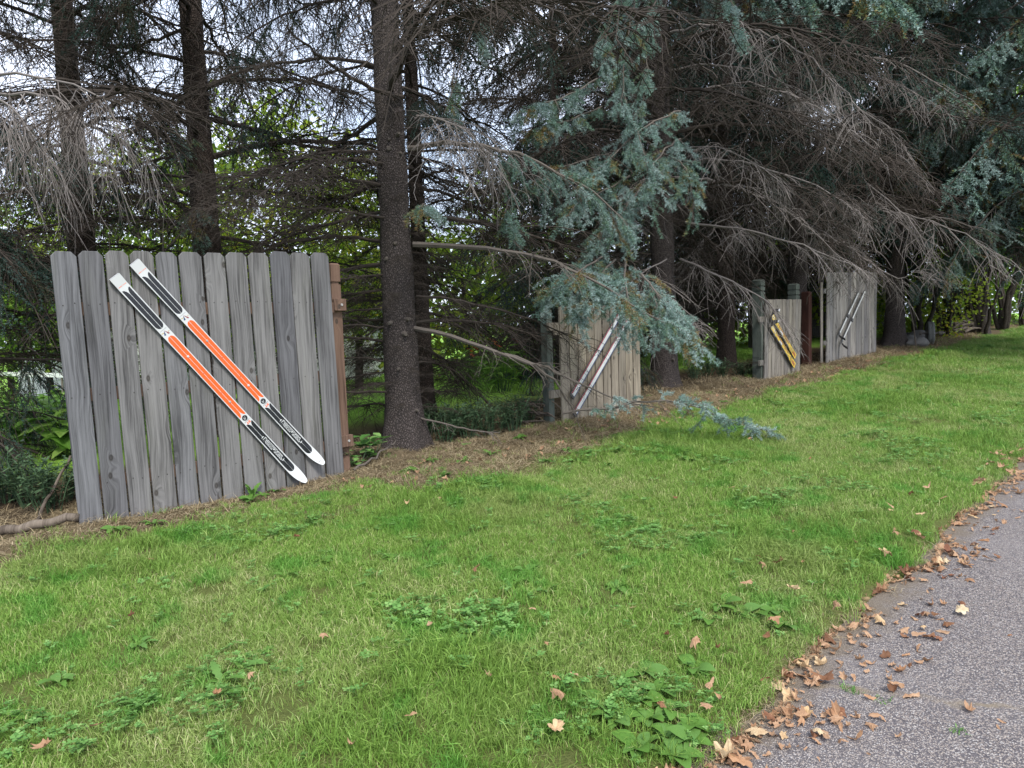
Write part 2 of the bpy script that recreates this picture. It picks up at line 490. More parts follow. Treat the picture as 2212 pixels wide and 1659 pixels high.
def asphalt_mat():
    n = NT('old_asphalt', .85, .25)
    p = n.pos()
    vo = n.new('ShaderNodeTexVoronoi', Scale=150.0); n.link(p, vo.inputs['Vector'])
    vo2 = n.new('ShaderNodeTexVoronoi', Scale=230.0); n.link(p, vo2.inputs['Vector'])
    sc = n.n.new('ShaderNodeSeparateColor'); n.link(vo.outputs['Color'], sc.inputs[0])
    peb = n.ramp(sc.outputs[0], [(0, (.07, .062, .066)), (.3, (.15, .13, .13)), (.55, (.30, .25, .21)), (.8, (.30, .275, .26)), (1, (.46, .435, .41))])
    m = n.maprange(vo.outputs['Distance'], .64, .34)
    matrix = n.mix(n.noise(p, 60, 3, .6), (.055, .05, .055), (.12, .11, .115))
    c = n.mix(m, matrix, peb)
    sc2 = n.n.new('ShaderNodeSeparateColor'); n.link(vo2.outputs['Color'], sc2.inputs[0])
    c = n.mix(n.math('MULTIPLY', n.maprange(sc2.outputs[1], .75, .95), .6), c, (.45, .39, .33))
    c = n.mix(n.maprange(n.noise(p, 1.1, 5, .6), .45, .75, 0, .35), c, (.24, .22, .215))
    sx = n.n.new('ShaderNodeSeparateXYZ'); n.link(p, sx.inputs[0])
    u_ = n.math('MULTIPLY', n.math('ADD', sx.outputs[0], sx.outputs[1]), 1 / S2); v_ = n.math('MULTIPLY', n.math('SUBTRACT', sx.outputs[0], sx.outputs[1]), 1 / S2)
    wv = n.noise(p, 5, 4, .6)
    for cu, sl, wd in ((2.74, .45, .035), (6.9, -.2, .03), (12.5, .3, .03)):     # soil-filled cracks across the path
        dd = n.math('ABSOLUTE', n.math('ADD', n.math('SUBTRACT', n.math('SUBTRACT', u_, cu), n.math('MULTIPLY', n.math('ADD', v_, 1.2), sl)), n.math('MULTIPLY', n.math('SUBTRACT', wv, .5), .22)))
        c = n.mix(n.math('MULTIPLY', n.maprange(dd, wd, .006), n.maprange(n.noise(p, 9, 3), .35, .6, .15, .85)), c, (.21, .17, .12))
    edge_ = n.math('ADD', v_, n.math('MULTIPLY', n.math('SUBTRACT', n.noise(p, 7, 4, .65), .5), .35))
    c = n.mix(n.maprange(edge_, -1.02, -1.2, 0, .75), c, (.17, .135, .095))     # soil washed onto the edge
    n.color(c)
    n.bump(n.math('ADD', n.math('MULTIPLY', m, .8), n.math('MULTIPLY', sc2.outputs[0], .2)), .006, .7)
    return n.m
M['asphalt'] = asphalt_mat()
def path_z(X, Y, U, V):
    u = np.clip(U, -6, 30)
    return .24 + .025 * u - .067 * 4.0 - .012 + .004 * np.sin(U * 1.1) + np.where(np.abs(V - .15) > 1.3, -.01, 0)
pu = np.concatenate([[-60, -30, -12], np.arange(-8, 34, .2), [40, 60]])
pv = np.array([0, .06, .15, .4, .8, 1.2, 1.7, 2.2, 2.6, 2.75]) - 1.25
U, V = np.meshgrid(pu, pv, indexing='ij')
V = V + np.where(V < -1.2, .035 * np.sin(U * 3.1) + .025 * np.sin(U * 7.7 + 1) + .02 * np.sin(17 * U), 0)
nu, nv = U.shape
P = np.stack([(U + V) / S2, (U - V) / S2, path_z(0, 0, U, V)], -1).reshape(-1, 3)
me = bpy.data.meshes.new('path'); me.from_pydata(P.tolist(), [], [(i * nv + j, i * nv + j + 1, (i + 1) * nv + j + 1, (i + 1) * nv + j) for i in range(nu - 1) for j in range(nv - 1)])
me.polygons.foreach_set('use_smooth', [True] * len(me.polygons)); me.update()
if me.polygons[0].normal.z < 0: me.flip_normals()
tag(mesh_obj('path', me, None, M['asphalt']), kind='structure')
def on_path(u, v): return Vector((*XY(u, v), float(path_z(0, 0, np.float64(u), np.float64(v)))))

# ------------------------------------------------------------------ scattering (grass, straw)
def scatter(name, protos, pts, rot, scl, idx, label, mat_kind='stuff', category=None):
    c = bpy.data.collections.new(name + '_sources')
    for i, me in enumerate(protos):
        c.objects.link(bpy.data.objects.new('%s_source_%02d' % (name, i), me))
    me = bpy.data.meshes.new(name); me.from_pydata(pts.tolist(), [], [])
    a = me.attributes.new('rot', 'FLOAT_VECTOR', 'POINT'); a.data.foreach_set('vector', rot.astype(np.float32).ravel())
    a = me.attributes.new('scl', 'FLOAT', 'POINT'); a.data.foreach_set('value', scl.astype(np.float32))
    a = me.attributes.new('idx', 'INT', 'POINT'); a.data.foreach_set('value', idx.astype(np.int32))
    o = mesh_obj(name, me)
    ng = bpy.data.node_groups.new(name, 'GeometryNodeTree')
    ng.interface.new_socket('Geometry', in_out='INPUT', socket_type='NodeSocketGeometry')
    ng.interface.new_socket('Geometry', in_out='OUTPUT', socket_type='NodeSocketGeometry')
    N, L = ng.nodes, ng.links
    gi, go = N.new('NodeGroupInput'), N.new('NodeGroupOutput')
    ci = N.new('GeometryNodeCollectionInfo'); ci.inputs['Collection'].default_value = c
    ci.inputs['Separate Children'].default_value = True; ci.inputs['Reset Children'].default_value = True
    ip = N.new('GeometryNodeInstanceOnPoints'); ip.inputs['Pick Instance'].default_value = True
    def attr(nm, t):
        k = N.new('GeometryNodeInputNamedAttribute'); k.data_type = t; k.inputs['Name'].default_value = nm
        return k.outputs['Attribute']
    L.new(gi.outputs[0], ip.inputs['Points']); L.new(ci.outputs[0], ip.inputs['Instance'])
    L.new(attr('idx', 'INT'), ip.inputs['Instance Index'])
    L.new(attr('rot', 'FLOAT_VECTOR'), ip.inputs['Rotation']); L.new(attr('scl', 'FLOAT'), ip.inputs['Scale'])
    L.new(ip.outputs[0], go.inputs[0])
    md = o.modifiers.new('scatter', 'NODES'); md.node_group = ng
    tag(o, label, category, None, mat_kind)
    return o

def blade_set(rng, n, rad, h0, h1, w, lean, mats, tone_lo=0., tone_hi=1., flat=0.):
    mb = MB()
    for _ in range(n):
        a = rng.uniform(0, 6.283); r = rad * math.sqrt(rng.uniform())
        b = np.array([math.cos(a) * r, math.sin(a) * r, -.005])
        h = rng.uniform(h0, h1); d = rng.uniform(0, 6.283); k = lean * rng.uniform(.3, 1.3)
        D = np.array([math.cos(d), math.sin(d), 0]); W = np.array([-D[1], D[0], 0]) * w * rng.uniform(.7, 1.2)
        if rng.uniform() < .5: W = D * np.linalg.norm(W)
        m = b + D * h * k * .35 + np.array([0, 0, h * .6 * (1 - flat)])
        t = b + D * h * k + np.array([0, 0, h * (1 - .35 * k) * (1 - flat)])
        mb.add([b - W / 2, b + W / 2, m + W * .4, m - W * .4, t], [(0, 1, 2, 3), (3, 2, 4)], 0, float(np.clip(rng.uniform(tone_lo, tone_hi), 0, 1)))
    return mb.mesh('blades', mats)

def clover(rng):
    mb = MB()
    for _ in range(7):
        a = rng.uniform(0, 6.28); r = .04 * rng.uniform(); h = rng.uniform(.035, .06); c = np.array([math.cos(a) * r, math.sin(a) * r, h]); t = float(rng.uniform(0, 1)); w = rng.uniform(.010, .016)
        for k in range(3):
            b = a + k * 2.09; d = np.array([math.cos(b), math.sin(b), .15]); e = np.array([-d[1], d[0], 0])
            mb.add([c, c + d * w * .6 + e * w * .5, c + d * w * 1.2, c + d * w * .6 - e * w * .5], [(0, 1, 2, 3)], 0, t)
    return mb.mesh('clover', [M['weed']])
rng = np.random.default_rng(3)
grass_protos = [blade_set(rng, 22, .045, .028, .068, .0031, .8, [M['grass']]) for _ in range(8)]
grass_protos += [blade_set(rng, 16, .035, .06, .11, .0036, .9, [M['grass']], 0, .8) for _ in range(3)]
grass_protos += [clover(rng) for _ in range(3)]

def nz(x, y, s, seed=0):
    """cheap smooth noise in 0..1"""
    return .5 + .25 * (np.sin(x * s + seed) * np.cos(y * s * 1.3 + 2 * seed) + np.sin((x + y) * s * .77 + 3 * seed) * np.cos((x - y) * s * .61 + seed))
def thatch_edge(u):
    e = -4.75 + .55 * np.exp(-((u - 4.6) / 1.5) ** 2) + .15 * np.exp(-((u - 11) / 3) ** 2) + .12 * np.sin(2.3 * u) + .07 * np.sin(6.1 * u + 1)
    return np.where(u < 3.2, np.minimum(e, -4.98 + .06 * np.sin(5 * u)), e)
def in_view(x, y, z, mx=180, my=120):
    P = np.stack([x, y, z], -1) - np.array(EYE)
    d = P @ np.array(_f); a = P @ np.array(CR) / np.maximum(d, .01) * 1534 + 1106; b = 829.5 - P @ np.array(CU) / np.maximum(d, .01) * 1534
    return (d > .5) & (a > -mx - 700 / np.maximum(d, .5)) & (a < 2212 + mx + 700 / np.maximum(d, .5)) & (b < 1659 + my + 500)

def lawn_points(rng, u0, u1, v0, v1, dens):
    n = int((u1 - u0) * (v1 - v0) * dens)
    u = rng.uniform(u0, u1, n); v = rng.uniform(v0, v1, n)
    x, y = (u + v) / S2, (u - v) / S2
    return u, v, x, y
parts = []
for (u0, u1, dens, sc) in ((-2.5, 4.5, 1350, 1.0), (4.5, 8, 850, 1.1), (8, 14, 440, 1.3), (14, 34, 180, 1.7)):
    u, v, x, y = lawn_points(rng, u0, u1, -5.6, -1.2, dens)
    e = thatch_edge(u)
    p = np.clip((v - e) / .3 + .1, .035, 1)
    p = np.where(v < -5.15, .02, p)
    edge = -1.235 + .04 * np.sin(u * 3.1) + .05 * np.sin(u * 5.3 + 2) + .03 * np.sin(u * 13)
    p = np.where(v > edge, 0, p)
    bare = nz(x, y, 3.7, 1.0) * nz(x, y, 9.1, 4.0)
    p = p * np.where(bare > .45, .25, 1) * (.55 + .45 * np.clip((edge - v) / .25, 0, 1))
    k = rng.uniform(size=len(u)) < p
    u, v, x, y = u[k], v[k], x[k], y[k]
    z = gz(x, y)
    k = in_view(x, y, z)
    x, y, z, v = x[k], y[k], z[k], v[k]
    s = sc * rng.uniform(.6, 1.15, len(x)) * (.75 + .6 * nz(x, y, 2.1, 2.0))
    parts.append((x, y, z, s, v))
x, y, z, s, v = (np.concatenate(q) for q in zip(*parts))
long_ = nz(x, y, 1.7, 5.0) > .62
idx = np.where(long_ & (rng.uniform(size=len(x)) < .5), rng.integers(8, 11, len(x)), rng.integers(0, 8, len(x)))
clv = (nz(x, y, 4.3, 3.3) * nz(x, y, 2.2, 6.1) > .36) & (rng.uniform(size=len(x)) < .16) | (rng.uniform(size=len(x)) < .012)
idx = np.where(clv, rng.integers(11, 14, len(x)), idx)
rot = np.stack([rng.normal(0, .14, len(x)) + .25 * (nz(x, y, 1.3, 7.) - .5), rng.normal(0, .14, len(x)) + .5 * (nz(x, y, 1.1, 9.) - .5), rng.uniform(0, 6.283, len(x))], -1)
scatter('lawn_grass', grass_protos, np.stack([x, y, z], -1), rot, s, idx, 'short mown lawn grass between the fences and the path')
print('grass tufts', len(x))

# lawn of the yard behind the spruces, coarse tufts
u, v, x, y = lawn_points(rng, -8, 16, -24, -7.0, 30)
z = gz(x, y); k = in_view(x, y, z)
x, y, z = x[k], y[k], z[k]
yard_protos = [blade_set(rng, 14, .12, .05, .10, .012, .7, [M['yardgrass']], .2, .9) for _ in range(4)]
scatter('yard_grass', yard_protos, np.stack([x, y, z], -1), np.stack([0 * x, 0 * x, rng.uniform(0, 6.28, len(x))], -1), rng.uniform(.7, 1.3, len(x)), rng.integers(0, 4, len(x)), 'bright green yard grass seen between the trunks')

# dry straw and needle litter along the fences
straw_protos = [blade_set(rng, 20, .075, .06, .13, .0042, 1.3, [M['straw']], 0, 1, .72) for _ in range(6)]
parts = []
for (u0, u1, dens, sc) in ((-2.5, 5.5, 900, 1.0), (5.5, 9, 600, 1.1), (9, 24, 200, 1.6)):
    u, v, x, y = lawn_points(rng, u0, u1, -6.4, -3.9, dens)
    e = thatch_edge(u)
    p = np.clip((e + .14 - v) / .3, 0.03, 1) * np.where(v < -5.5, np.clip((v + 6.4) / .9, 0, 1), 1)
    k = rng.uniform(size=len(u)) < p
    x, y = x[k], y[k]; z = gz(x, y); k = in_view(x, y, z)
    parts.append((x[k], y[k], z[k], sc * rng.uniform(.6, 1.2, k.sum())))
u = 1.2 + 14 * rng.uniform(size=900) ** 1.3; v = -1.235 + .04 * np.sin(u * 3.1) + .05 * np.sin(u * 5.3 + 2) + .03 * np.sin(u * 13) + rng.normal(-.03, .035, 900)
x, y = (u + v) / S2, (u - v) / S2; parts.append((x, y, gz(x, y) - .012, rng.uniform(.35, .7, 900)))
x, y, z, s = (np.concatenate(q) for q in zip(*parts))
scatter('dry_thatch', straw_protos, np.stack([x, y, z], -1), np.stack([rng.normal(0, .2, len(x)), rng.normal(0, .2, len(x)), rng.uniform(0, 6.28, len(x))], -1), s, rng.integers(0, 6, len(x)), 'dry brown thatch strewn along the foot of the fences')

# ------------------------------------------------------------------ fences
def board_mesh(name, w0, w1, x_top, zb0, zb1, zt, thick, dog, mats):
    """a board: bottom from (0,zb0) to (w0,zb1), top at zt shifted sideways by x_top; front face at y = 0"""
    a = .022 if dog else .001
    h = .03 if dog else .001
    w = w1
    out = [(0, zb0), (w0, zb1), (x_top + w, zt - h), (x_top + w - a, zt - h * .25), (x_top + w - a * 1.3, zt), (x_top + a * 1.3, zt), (x_top + a, zt - h * .25), (x_top, zt - h)]
    if not dog: out = [(0, zb0), (w0, zb1), (x_top + w, zt), (x_top, zt)]
    n = len(out)
    V = [(x, 0, z) for x, z in out] + [(x, thick, z) for x, z in out]
    F = [tuple(range(n)), tuple(range(2 * n - 1, n - 1, -1))] + [((i + 1) % n, i, n + i, n + (i + 1) % n) for i in range(n)]
    me = bpy.data.meshes.new(name); me.from_pydata(V, [], F)
    for m in mats: me.materials.append(m)
    me.update()
    return bevel_mesh(me, .0022)
def box_obj(name, parent, mat, c, d, rot=None, bev=.003):
    mb = MB(); mb.box((0, 0, 0), d)
    me = mb.mesh(name, [mat])
    if bev: bevel_mesh(me, bev)
    return mesh_obj(name, me, parent, None, c, rot)
def post_obj(name, parent, mat, x, y, w, z0, z1, grooves=(), cap=.02):
    """square post with a chamfered top and grooves cut round it"""
    rows = [(z0, w / 2)]
    for g in sorted(grooves):
        rows += [(g - .012, w / 2), (g - .011, w / 2 - .012), (g + .011, w / 2 - .012), (g + .012, w / 2)]
    rows += [(z1 - cap, w / 2), (z1, w / 2 - cap)]
    V = []; F = []
    for z, r in rows: V += [(-r, -r, z), (r, -r, z), (r, r, z), (-r, r, z)]
    for i in range(len(rows) - 1):
        for j in range(4): F.append((i * 4 + j, i * 4 + (j + 1) % 4, (i + 1) * 4 + (j + 1) % 4, (i + 1) * 4 + j))
    k = len(V); F += [(3, 2, 1, 0), (k - 4, k - 3, k - 2, k - 1)]
    me = bpy.data.meshes.new(name); me.from_pydata(V, [], F); me.update()
    return mesh_obj(name, me, parent, mat, (x, y, 0))
def disc_mb(mb, c, r, h, sides=8, mi=0):
    """short cylinder along -y, standing proud of a front face"""
    th = np.arange(sides) * 2 * np.pi / sides
    ring = np.stack([np.cos(th) * r, 0 * th, np.sin(th) * r], -1)
    V = np.concatenate([ring + np.array(c), ring * .8 + np.array(c) + np.array([0, -h, 0])])
    F = [tuple(range(2 * sides - 1, sides - 1, -1))] + [(j, (j + 1) % sides, sides + (j + 1) % sides, sides + j)[::-1] for j in range(sides)]
    mb.add(V, F, mi)

frng = random.Random(11)
# --- panel 1: twelve dog-eared pickets
U0, V0 = 1.20, -5.22
f1 = empty('picket_fence', GU(U0, V0), R(45))
tag(f1, 'tall grey picket fence panel with dog-eared boards holding the orange and white skis', 'fence', 'wooden fence panels along the lawn')
B1 = f1.location.z
lefts = [1.201, 1.353, 1.509, 1.665, 1.830, 1.982, 2.153, 2.318, 2.490, 2.660, 2.835, 3.018]
rights = [1.341, 1.497, 1.650, 1.816, 1.968, 2.136, 2.303, 2.473, 2.648, 2.822, 3.002, 3.177]
nails = MB()
for i, (a, b) in enumerate(zip(lefts, rights)):
    zt = 2.065 + .046 * (a - 1.2) + frng.uniform(-.006, .006) - B1 + .02
    g0 = float(gz(*XY(a, V0))) - B1; g1 = float(gz(*XY(b, V0))) - B1
    lean = -.035 + frng.uniform(-.006, .006)
    me = board_mesh('picket', b - a, b - a + frng.uniform(-.004, .002), lean, g0 - .04, g1 - .04, zt, .017, True, [M['picket']])
    yo = frng.uniform(-.004, .004)
    mesh_obj('picket', me, f1, None, (a - U0, yo, 0))
    for zz in (1.75 + .01 * (a - 1.2) - B1, 1.16 - B1, .555 + .015 * (a - 1.2) - B1):
        for q in (.25, .72):
            if frng.random() < .92:
                fx = a - U0 + (b - a) * (q + frng.uniform(-.06, .06)) + lean * (zz / 1.8)
                disc_mb(nails, (fx, yo - .0005, zz + frng.uniform(-.012, .012)), .0042, .0015)
tag(mesh_obj('nail_heads', nails.mesh('nail_heads', [M['nail']]), f1), kind='stuff')
for zz in (1.72, 1.16, .57):
    box_obj('rail', f1, M['cedar'], (1.0, .023 + .019, zz - B1), (1.96, .036, .088))
for xx in (.075, 2.035):
    post_obj('post', f1, M['cedar'], xx, .11, .088, -.3, 2.075 - B1 + (.02 if xx > 1 else -.06), (1.93 - B1,), .012)
for zz in (1.745, .59):
    blk = box_obj('rail_block', f1, M['cedar'], (2.04, .043, zz - B1), (.115, .044, .10))
    b_ = MB(); disc_mb(b_, (0, 0, 0), .012, .006, 10); mesh_obj('bolt', b_.mesh('bolt', [M['bolt']]), blk, None, (.012, -.0225, 0))

def plank_panel(label, u0, u1, v0, n, ztop, mat, lean=0, slope=.012, thick=.024, gap=.017, uneven=.004):
    f = empty('board_fence', GU(u0, v0), R(45))
    tag(f, label, 'fence', 'wooden fence panels along the lawn')
    b = f.location.z
    step = (u1 - u0) / n
    for i in range(n):
        a = i * step; w = step - gap * frng.uniform(.5, 1.4)
        g = float(gz(*XY(u0 + a, v0))) - b
        zt = ztop + slope * a - b + frng.uniform(-uneven, uneven)
        me = board_mesh('board', w, w + frng.uniform(-.003, .003), lean + frng.uniform(-.004, .004), g - .03, g - .03, zt, thick, False, [mat])
        mesh_obj('board', me, f, None, (a, frng.uniform(-.003, .003), 0))
    return f, b
# --- panel 2, behind the blue branch
f2, b2 = plank_panel('tan board fence panel half hidden behind the drooping blue spruce branch', 5.99, 7.52, -5.2, 10, 1.72, M['board2'])
for zz in (1.5, .75): box_obj('rail', f2, M['board2'], (.70, .045, zz - b2), (1.72, .038, .088))
post_obj('post', f2, M['greenpost'], -.11, .11, .09, -.3, 1.78 - b2, (1.70 - b2,))
post_obj('post', f2, M['greenpost'], 1.45, .12, .09, -.3, 1.70 - b2)
box_obj('brace', f2, M['board2'], (-.05, .02, 1.47 - b2), (.07, .03, .13))
# --- panel 3, short with green posts
f3, b3 = plank_panel('short pale board fence panel with two green posts holding the yellow skis', 10.95, 12.33, -5.19, 11, 1.815, M['board3'], .08, .006)
for zz in (1.5, .8): box_obj('rail', f3, M['board3'], (.66, .045, zz - b3), (1.5, .038, .088))
post_obj('post', f3, M['greenpost'], .06, .12, .15, -.3, 2.14 - b3, (2.03 - b3, 1.95 - b3))
post_obj('post', f3, M['greenpost'], 1.40, .12, .15, -.3, 2.10 - b3, (1.99 - b3, 1.90 - b3))
box_obj('bracket', f3, M['nail'], (.10, .03, 1.70 - b3), (.10, .04, .08))
# --- panel 4, tall
f4, b4 = plank_panel('tall grey board fence panel farthest along, holding the thin white and black skis', 14.05, 16.85, -5.4, 18, 2.36, M['board4'], .05, .035, uneven=.012)
for zz in (2.0, 1.0): box_obj('rail', f4, M['board4'], (1.4, .045, zz - b4), (2.86, .038, .088))
box_obj('side_board', f4, M['board3'], (-.10, .06, .80), (.10, .02, 1.55))
post_obj('post', f4, M['redpost'], -.34, .25, .14, -.3, 2.0 - b4)
post_obj('post', f4, M['cedar'], 2.84, .12, .10, -.3, 2.3 - b4)
box_obj('foot_board', f4, M['board3'], (2.80, .03, .13), (.10, .03, .30))

# ------------------------------------------------------------------ skis
def ski_empty(name, u0, z0, u1, z1, v, label, group):
    """local X from the first point to the second in the fence plane, Z out of the fence"""
    a = Vector((*XY(u0, v), z0)); b = Vector((*XY(u1, v), z1))
    X = (b - a); L = X.length; X.normalize()
    Z = Vector((1 / S2, -1 / S2, 0)); Z = (Z - X * Z.dot(X)).normalized(); Y = Z.cross(X)
    o = empty(name)
    m = Matrix((X, Y, Z)).transposed().to_4x4(); m.translation = a
    o.matrix_world = m
    tag(o, label, 'ski', group)
    return o, L
def ski_body(name, parent, L, width, thick, tip, mats, n=48, tail_h=0):
    """sheet with side faces: top material 0, edge material 1; tip(s) bends it out of the plane"""
    V = []; F = []; mi = []
    S = np.concatenate([np.linspace(0, .9, n // 2), np.linspace(.9, 1, n // 2 + 1)[1:]]) * L
    for s_ in S:
        w = width(s_ / L) / 2; z = tip(s_ / L)
        for k in (-1, -.4, .4, 1): V.append((s_, w * k, thick + z))
        for k in (-1, 1): V.append((s_, w * k, z))
    for i in range(len(S) - 1):
        a, b = i * 6, i * 6 + 6
        for k in range(3): F.append((a + k, b + k, b + k + 1, a + k + 1)); mi.append(0)
        F += [(a + 4, b + 4, b, a), (a + 3, b + 3, b + 5, a + 5), (a + 5, b + 5, b + 4, a + 4)]; mi += [1, 1, 1]
    e = (len(S) - 1) * 6
    F += [(0, 1, 2, 3, 5, 4), (e + 4, e + 5, e + 3, e + 2, e + 1, e)]; mi += [1, 1]
    me = bpy.data.meshes.new(name); me.from_pydata(V, [], F)
    for m in mats: me.materials.append(m)
    me.polygons.foreach_set('material_index', mi); me.update()
    bm = bmesh.new(); bm.from_mesh(me); bmesh.ops.recalc_face_normals(bm, faces=bm.faces); bm.to_mesh(me); bm.free()
    return mesh_obj(name, me, parent)
def poly(name, parent, pts, z, mat, h=.0004, zf=None):
    """a thin raised patch with the outline pts (x, y), its top at z"""
    n = len(pts)
    V = [(x, y, z - .0008 + (zf(x) if zf else 0)) for x, y in pts] + [(x, y, z + (zf(x) if zf else 0)) for x, y in pts]
    F = [tuple(range(n, 2 * n))] + [(i, (i + 1) % n, n + (i + 1) % n, n + i) for i in range(n)]
    me = bpy.data.meshes.new(name); me.from_pydata(V, [], F)
    me.update()
    bm = bmesh.new(); bm.from_mesh(me); bmesh.ops.recalc_face_normals(bm, faces=bm.faces); bmesh.ops.triangulate(bm, faces=[f for f in bm.faces if len(f.verts) > 4]); bm.to_mesh(me); bm.free()
    return mesh_obj(name, me, parent, mat)
def lobe(s0, s1, yi, yo, m0, m1, r0=.05, r1=.035):
    """half of a split panel; 'round': the inner edge reaches farthest, 'flare': the outer edge does"""
    th = np.linspace(0, np.pi / 2, 9); dy = yo - yi
    if m0 == 'round': A = [(s0 + r0 * (1 - math.cos(t)), yi + dy * math.sin(t)) for t in th]
    else: A = [(s0 + r0 * (1 - math.cos(t)), yo - dy * math.sin(t)) for t in th][::-1]
    if m1 == 'round': B = [(s1 - r1 * (1 - math.cos(t)), yi + dy * math.sin(t)) for t in th][::-1]
    else: B = [(s1 - r1 * (1 - math.cos(t)), yo - dy * math.sin(t)) for t in th]
    return A + B
def text_mesh(txt, size, offset=0.0, extrude=.0003, shear=0.0, spacing=1.0):
    cu = bpy.data.curves.new('lettering', 'FONT'); cu.body = txt; cu.size = size; cu.extrude = extrude; cu.offset = offset
    cu.align_x = 'CENTER'; cu.align_y = 'CENTER'; cu.shear = shear; cu.space_character = spacing; cu.resolution_u = 4
    o = bpy.data.objects.new('lettering_tmp', cu); col.objects.link(o)
    bpy.context.view_layer.update()
    me = bpy.data.meshes.new_from_object(o.evaluated_get(bpy.context.evaluated_depsgraph_get()))
    bpy.data.objects.remove(o); bpy.data.curves.remove(cu)
    me.name = 'lettering'; me.materials.clear()
    return me
def lettering(name, parent, txt, size, x, y, z, ang, mat, sx=1.0, **kw):
    me = text_mesh(txt, size, **kw); me.materials.append(mat)
    return mesh_obj(name, me, parent, None, (x, y, z), (0, 0, ang), (sx, 1, 1))

def racing_ski(label, u0, z0, u1, z1, dark_first):
    o, L = ski_empty('alpine_ski', u0, z0, u1, z1, -5.205, label, 'orange and white racing skis')
    def width(t):
        w = .066 + .016 * max(0, (t - .45) / .5) ** 1.6 + .012 * max(0, (.5 - t) / .5) ** 1.6
        if t > .925: w *= math.sqrt(max(0.0, 1 - ((t - .925) / .0765) ** 2.1)) * .96 + .04
        return w
    def tip(t): return .055 * max(0, (t - .90) / .10) ** 2 + .008 * max(0, (.03 - t) / .03) ** 2
    ski_body('body', o, L, width, .013, tip, [M['ski_white'], M['ski_edge']])
    Z = .0136; zf = lambda x: tip(x / L)
    hw = .0295
    for sgn in (-1, 1):
        P1 = lobe(.050 * L, .217 * L, .0015, hw, 'flare', 'round'); P2 = lobe(.253 * L, .637 * L, .0015, hw - .002, 'round', 'flare', .035, .05)
        P3 = lobe(.672 * L, .752 * L, .0015, hw, 'flare', 'flare', .045, .012); P4 = lobe(.873 * L, .935 * L, .0015, hw + .001, 'flare', 'round', .012, .04)
        for nm, Q, mt in (('black_stripe', P1, 'ski_black'), ('orange_stripe', P2, 'ski_orange'), ('black_stripe', P3, 'ski_black'), ('black_stripe', P4, 'ski_black')):
            poly(nm, o, [(x, y * sgn) for x, y in Q], Z, M[mt], zf=zf)
        s0, s1 = .748 * L, .878 * L
        poly('black_stripe', o, [(s0, .0135 * sgn), (s1, .0135 * sgn), (s1, (hw + .0005) * sgn), (s0, hw * sgn)], Z, M['ski_black'])
    poly('black_stripe', o, [(.7525 * L, -.0132), (.8725 * L, -.0132), (.8725 * L, .0132), (.7525 * L, .0132)], Z - .0002, M['ski_black'])
    lettering('brand_outline', o, 'ROSSIGNOL', .035, .8125 * L, 0, Z + .0002, 0, M['ski_white'], 1.16, offset=.0048, extrude=.0002)
    lettering('brand_lettering', o, 'ROSSIGNOL', .035, .8125 * L, 0, Z + .0008, 0, M['ski_black'], 1.16, offset=.0003)
    up = -math.pi / 2     # letters stand with their head towards the tip
    lettering('model_lettering', o, 'EQUIPE', .018, .033 * L, 0, Z, up, M['ski_orange'], 1.05, offset=.0006)
    lettering('model_lettering', o, 'ST', .022, .6685 * L, -.001, Z, up, M['ski_orange'], 1.5, offset=.0009)
    lettering('model_lettering', o, 'COMPETITION', .0075, .6605 * L, .0, Z, up, M['grey_print'], 1.0)
    cx = .6475 * L
    poly('emblem', o, [(cx + .0215 * math.cos(t), .0215 * math.sin(t)) for t in np.linspace(0, 6.283, 33)[:-1]], Z, M['ski_black'])
    lettering('emblem_letter', o, 'R', .034, cx, 0, Z + .0004, up, M['ski_white'], 1.1, shear=.35, offset=-.0004)
    ax = .235 * L
    poly('logo', o, [(ax - .016, .000), (ax - .009, .004), (ax + .022, .020), (ax + .020, .008)][::1], Z, M['ski_red'])
    poly('logo', o, [(ax - .016, -.001), (ax + .018, -.010), (ax + .014, -.023), (ax - .009, -.006)], Z, M['ski_blue'])
    poly('logo', o, [(ax - .006, -.012), (ax - .001, -.010), (ax - .004, -.030), (ax - .009, -.031)], Z, M['gold'])
    poly('logo', o, [(ax + .004, .014), (ax + .008, .015), (ax + .006, .030), (ax + .003, .029)], Z, M['gold'])
    poly('logo', o, [(ax - .024, -.028), (ax - .0225, -.028), (ax - .0225, .026), (ax - .024, .026)], Z, M['grey_print'])
    for t, w in ((.345, dark_first), (.565, not dark_first)):
        mb = MB(); th = np.arange(10) * .6283
        mb.add(np.concatenate([np.stack([.0095 * np.cos(th), .0095 * np.sin(th), 0 * th], -1), np.stack([.007 * np.cos(th), .007 * np.sin(th), 0 * th + .0045], -1)]),
               [tuple(range(10, 20))] + [(j, (j + 1) % 10, 10 + (j + 1) % 10, 10 + j) for j in range(10)])
        mesh_obj('screw_head', mb.mesh('screw_head', [M['bolt'] if w else M['ski_white']]), o, None, (t * L, 0, Z - .0003))
    for t, y in ((.41, .013), (.412, -.012), (.425, 0), (.52, 0), (.528, .014), (.535, -.013)):
        mb = MB(); th = np.arange(7) * .8976
        mb.add(np.stack([.0028 * np.cos(th), .0028 * np.sin(th), 0 * th], -1), [tuple(range(7))])
        mesh_obj('screw_hole', mb.mesh('screw_hole', [M['nail']]), o, None, (t * L, y, Z + .0002))
    mb = MB(); mb.box((.004, 0, .0075), (.008, .074, .0145)); mesh_obj('tail_cap', mb.mesh('tail_cap', [M['ski_silver']]), o, None, (-.003, 0, 0))
    a = MB(); a.box((0, 0, 0), (.006, .003, .0006)); a.box((.006, .005, 0), (.010, .004, .0006)); a.box((.004, -.010, 0), (.012, .006, .0006))
    mesh_obj('paint_chip', a.mesh('paint_chip', [M['ski_edge']]), o, None, (.982 * L, 0, .0136 + tip(.982)), (0, -.2, 0))
    return o
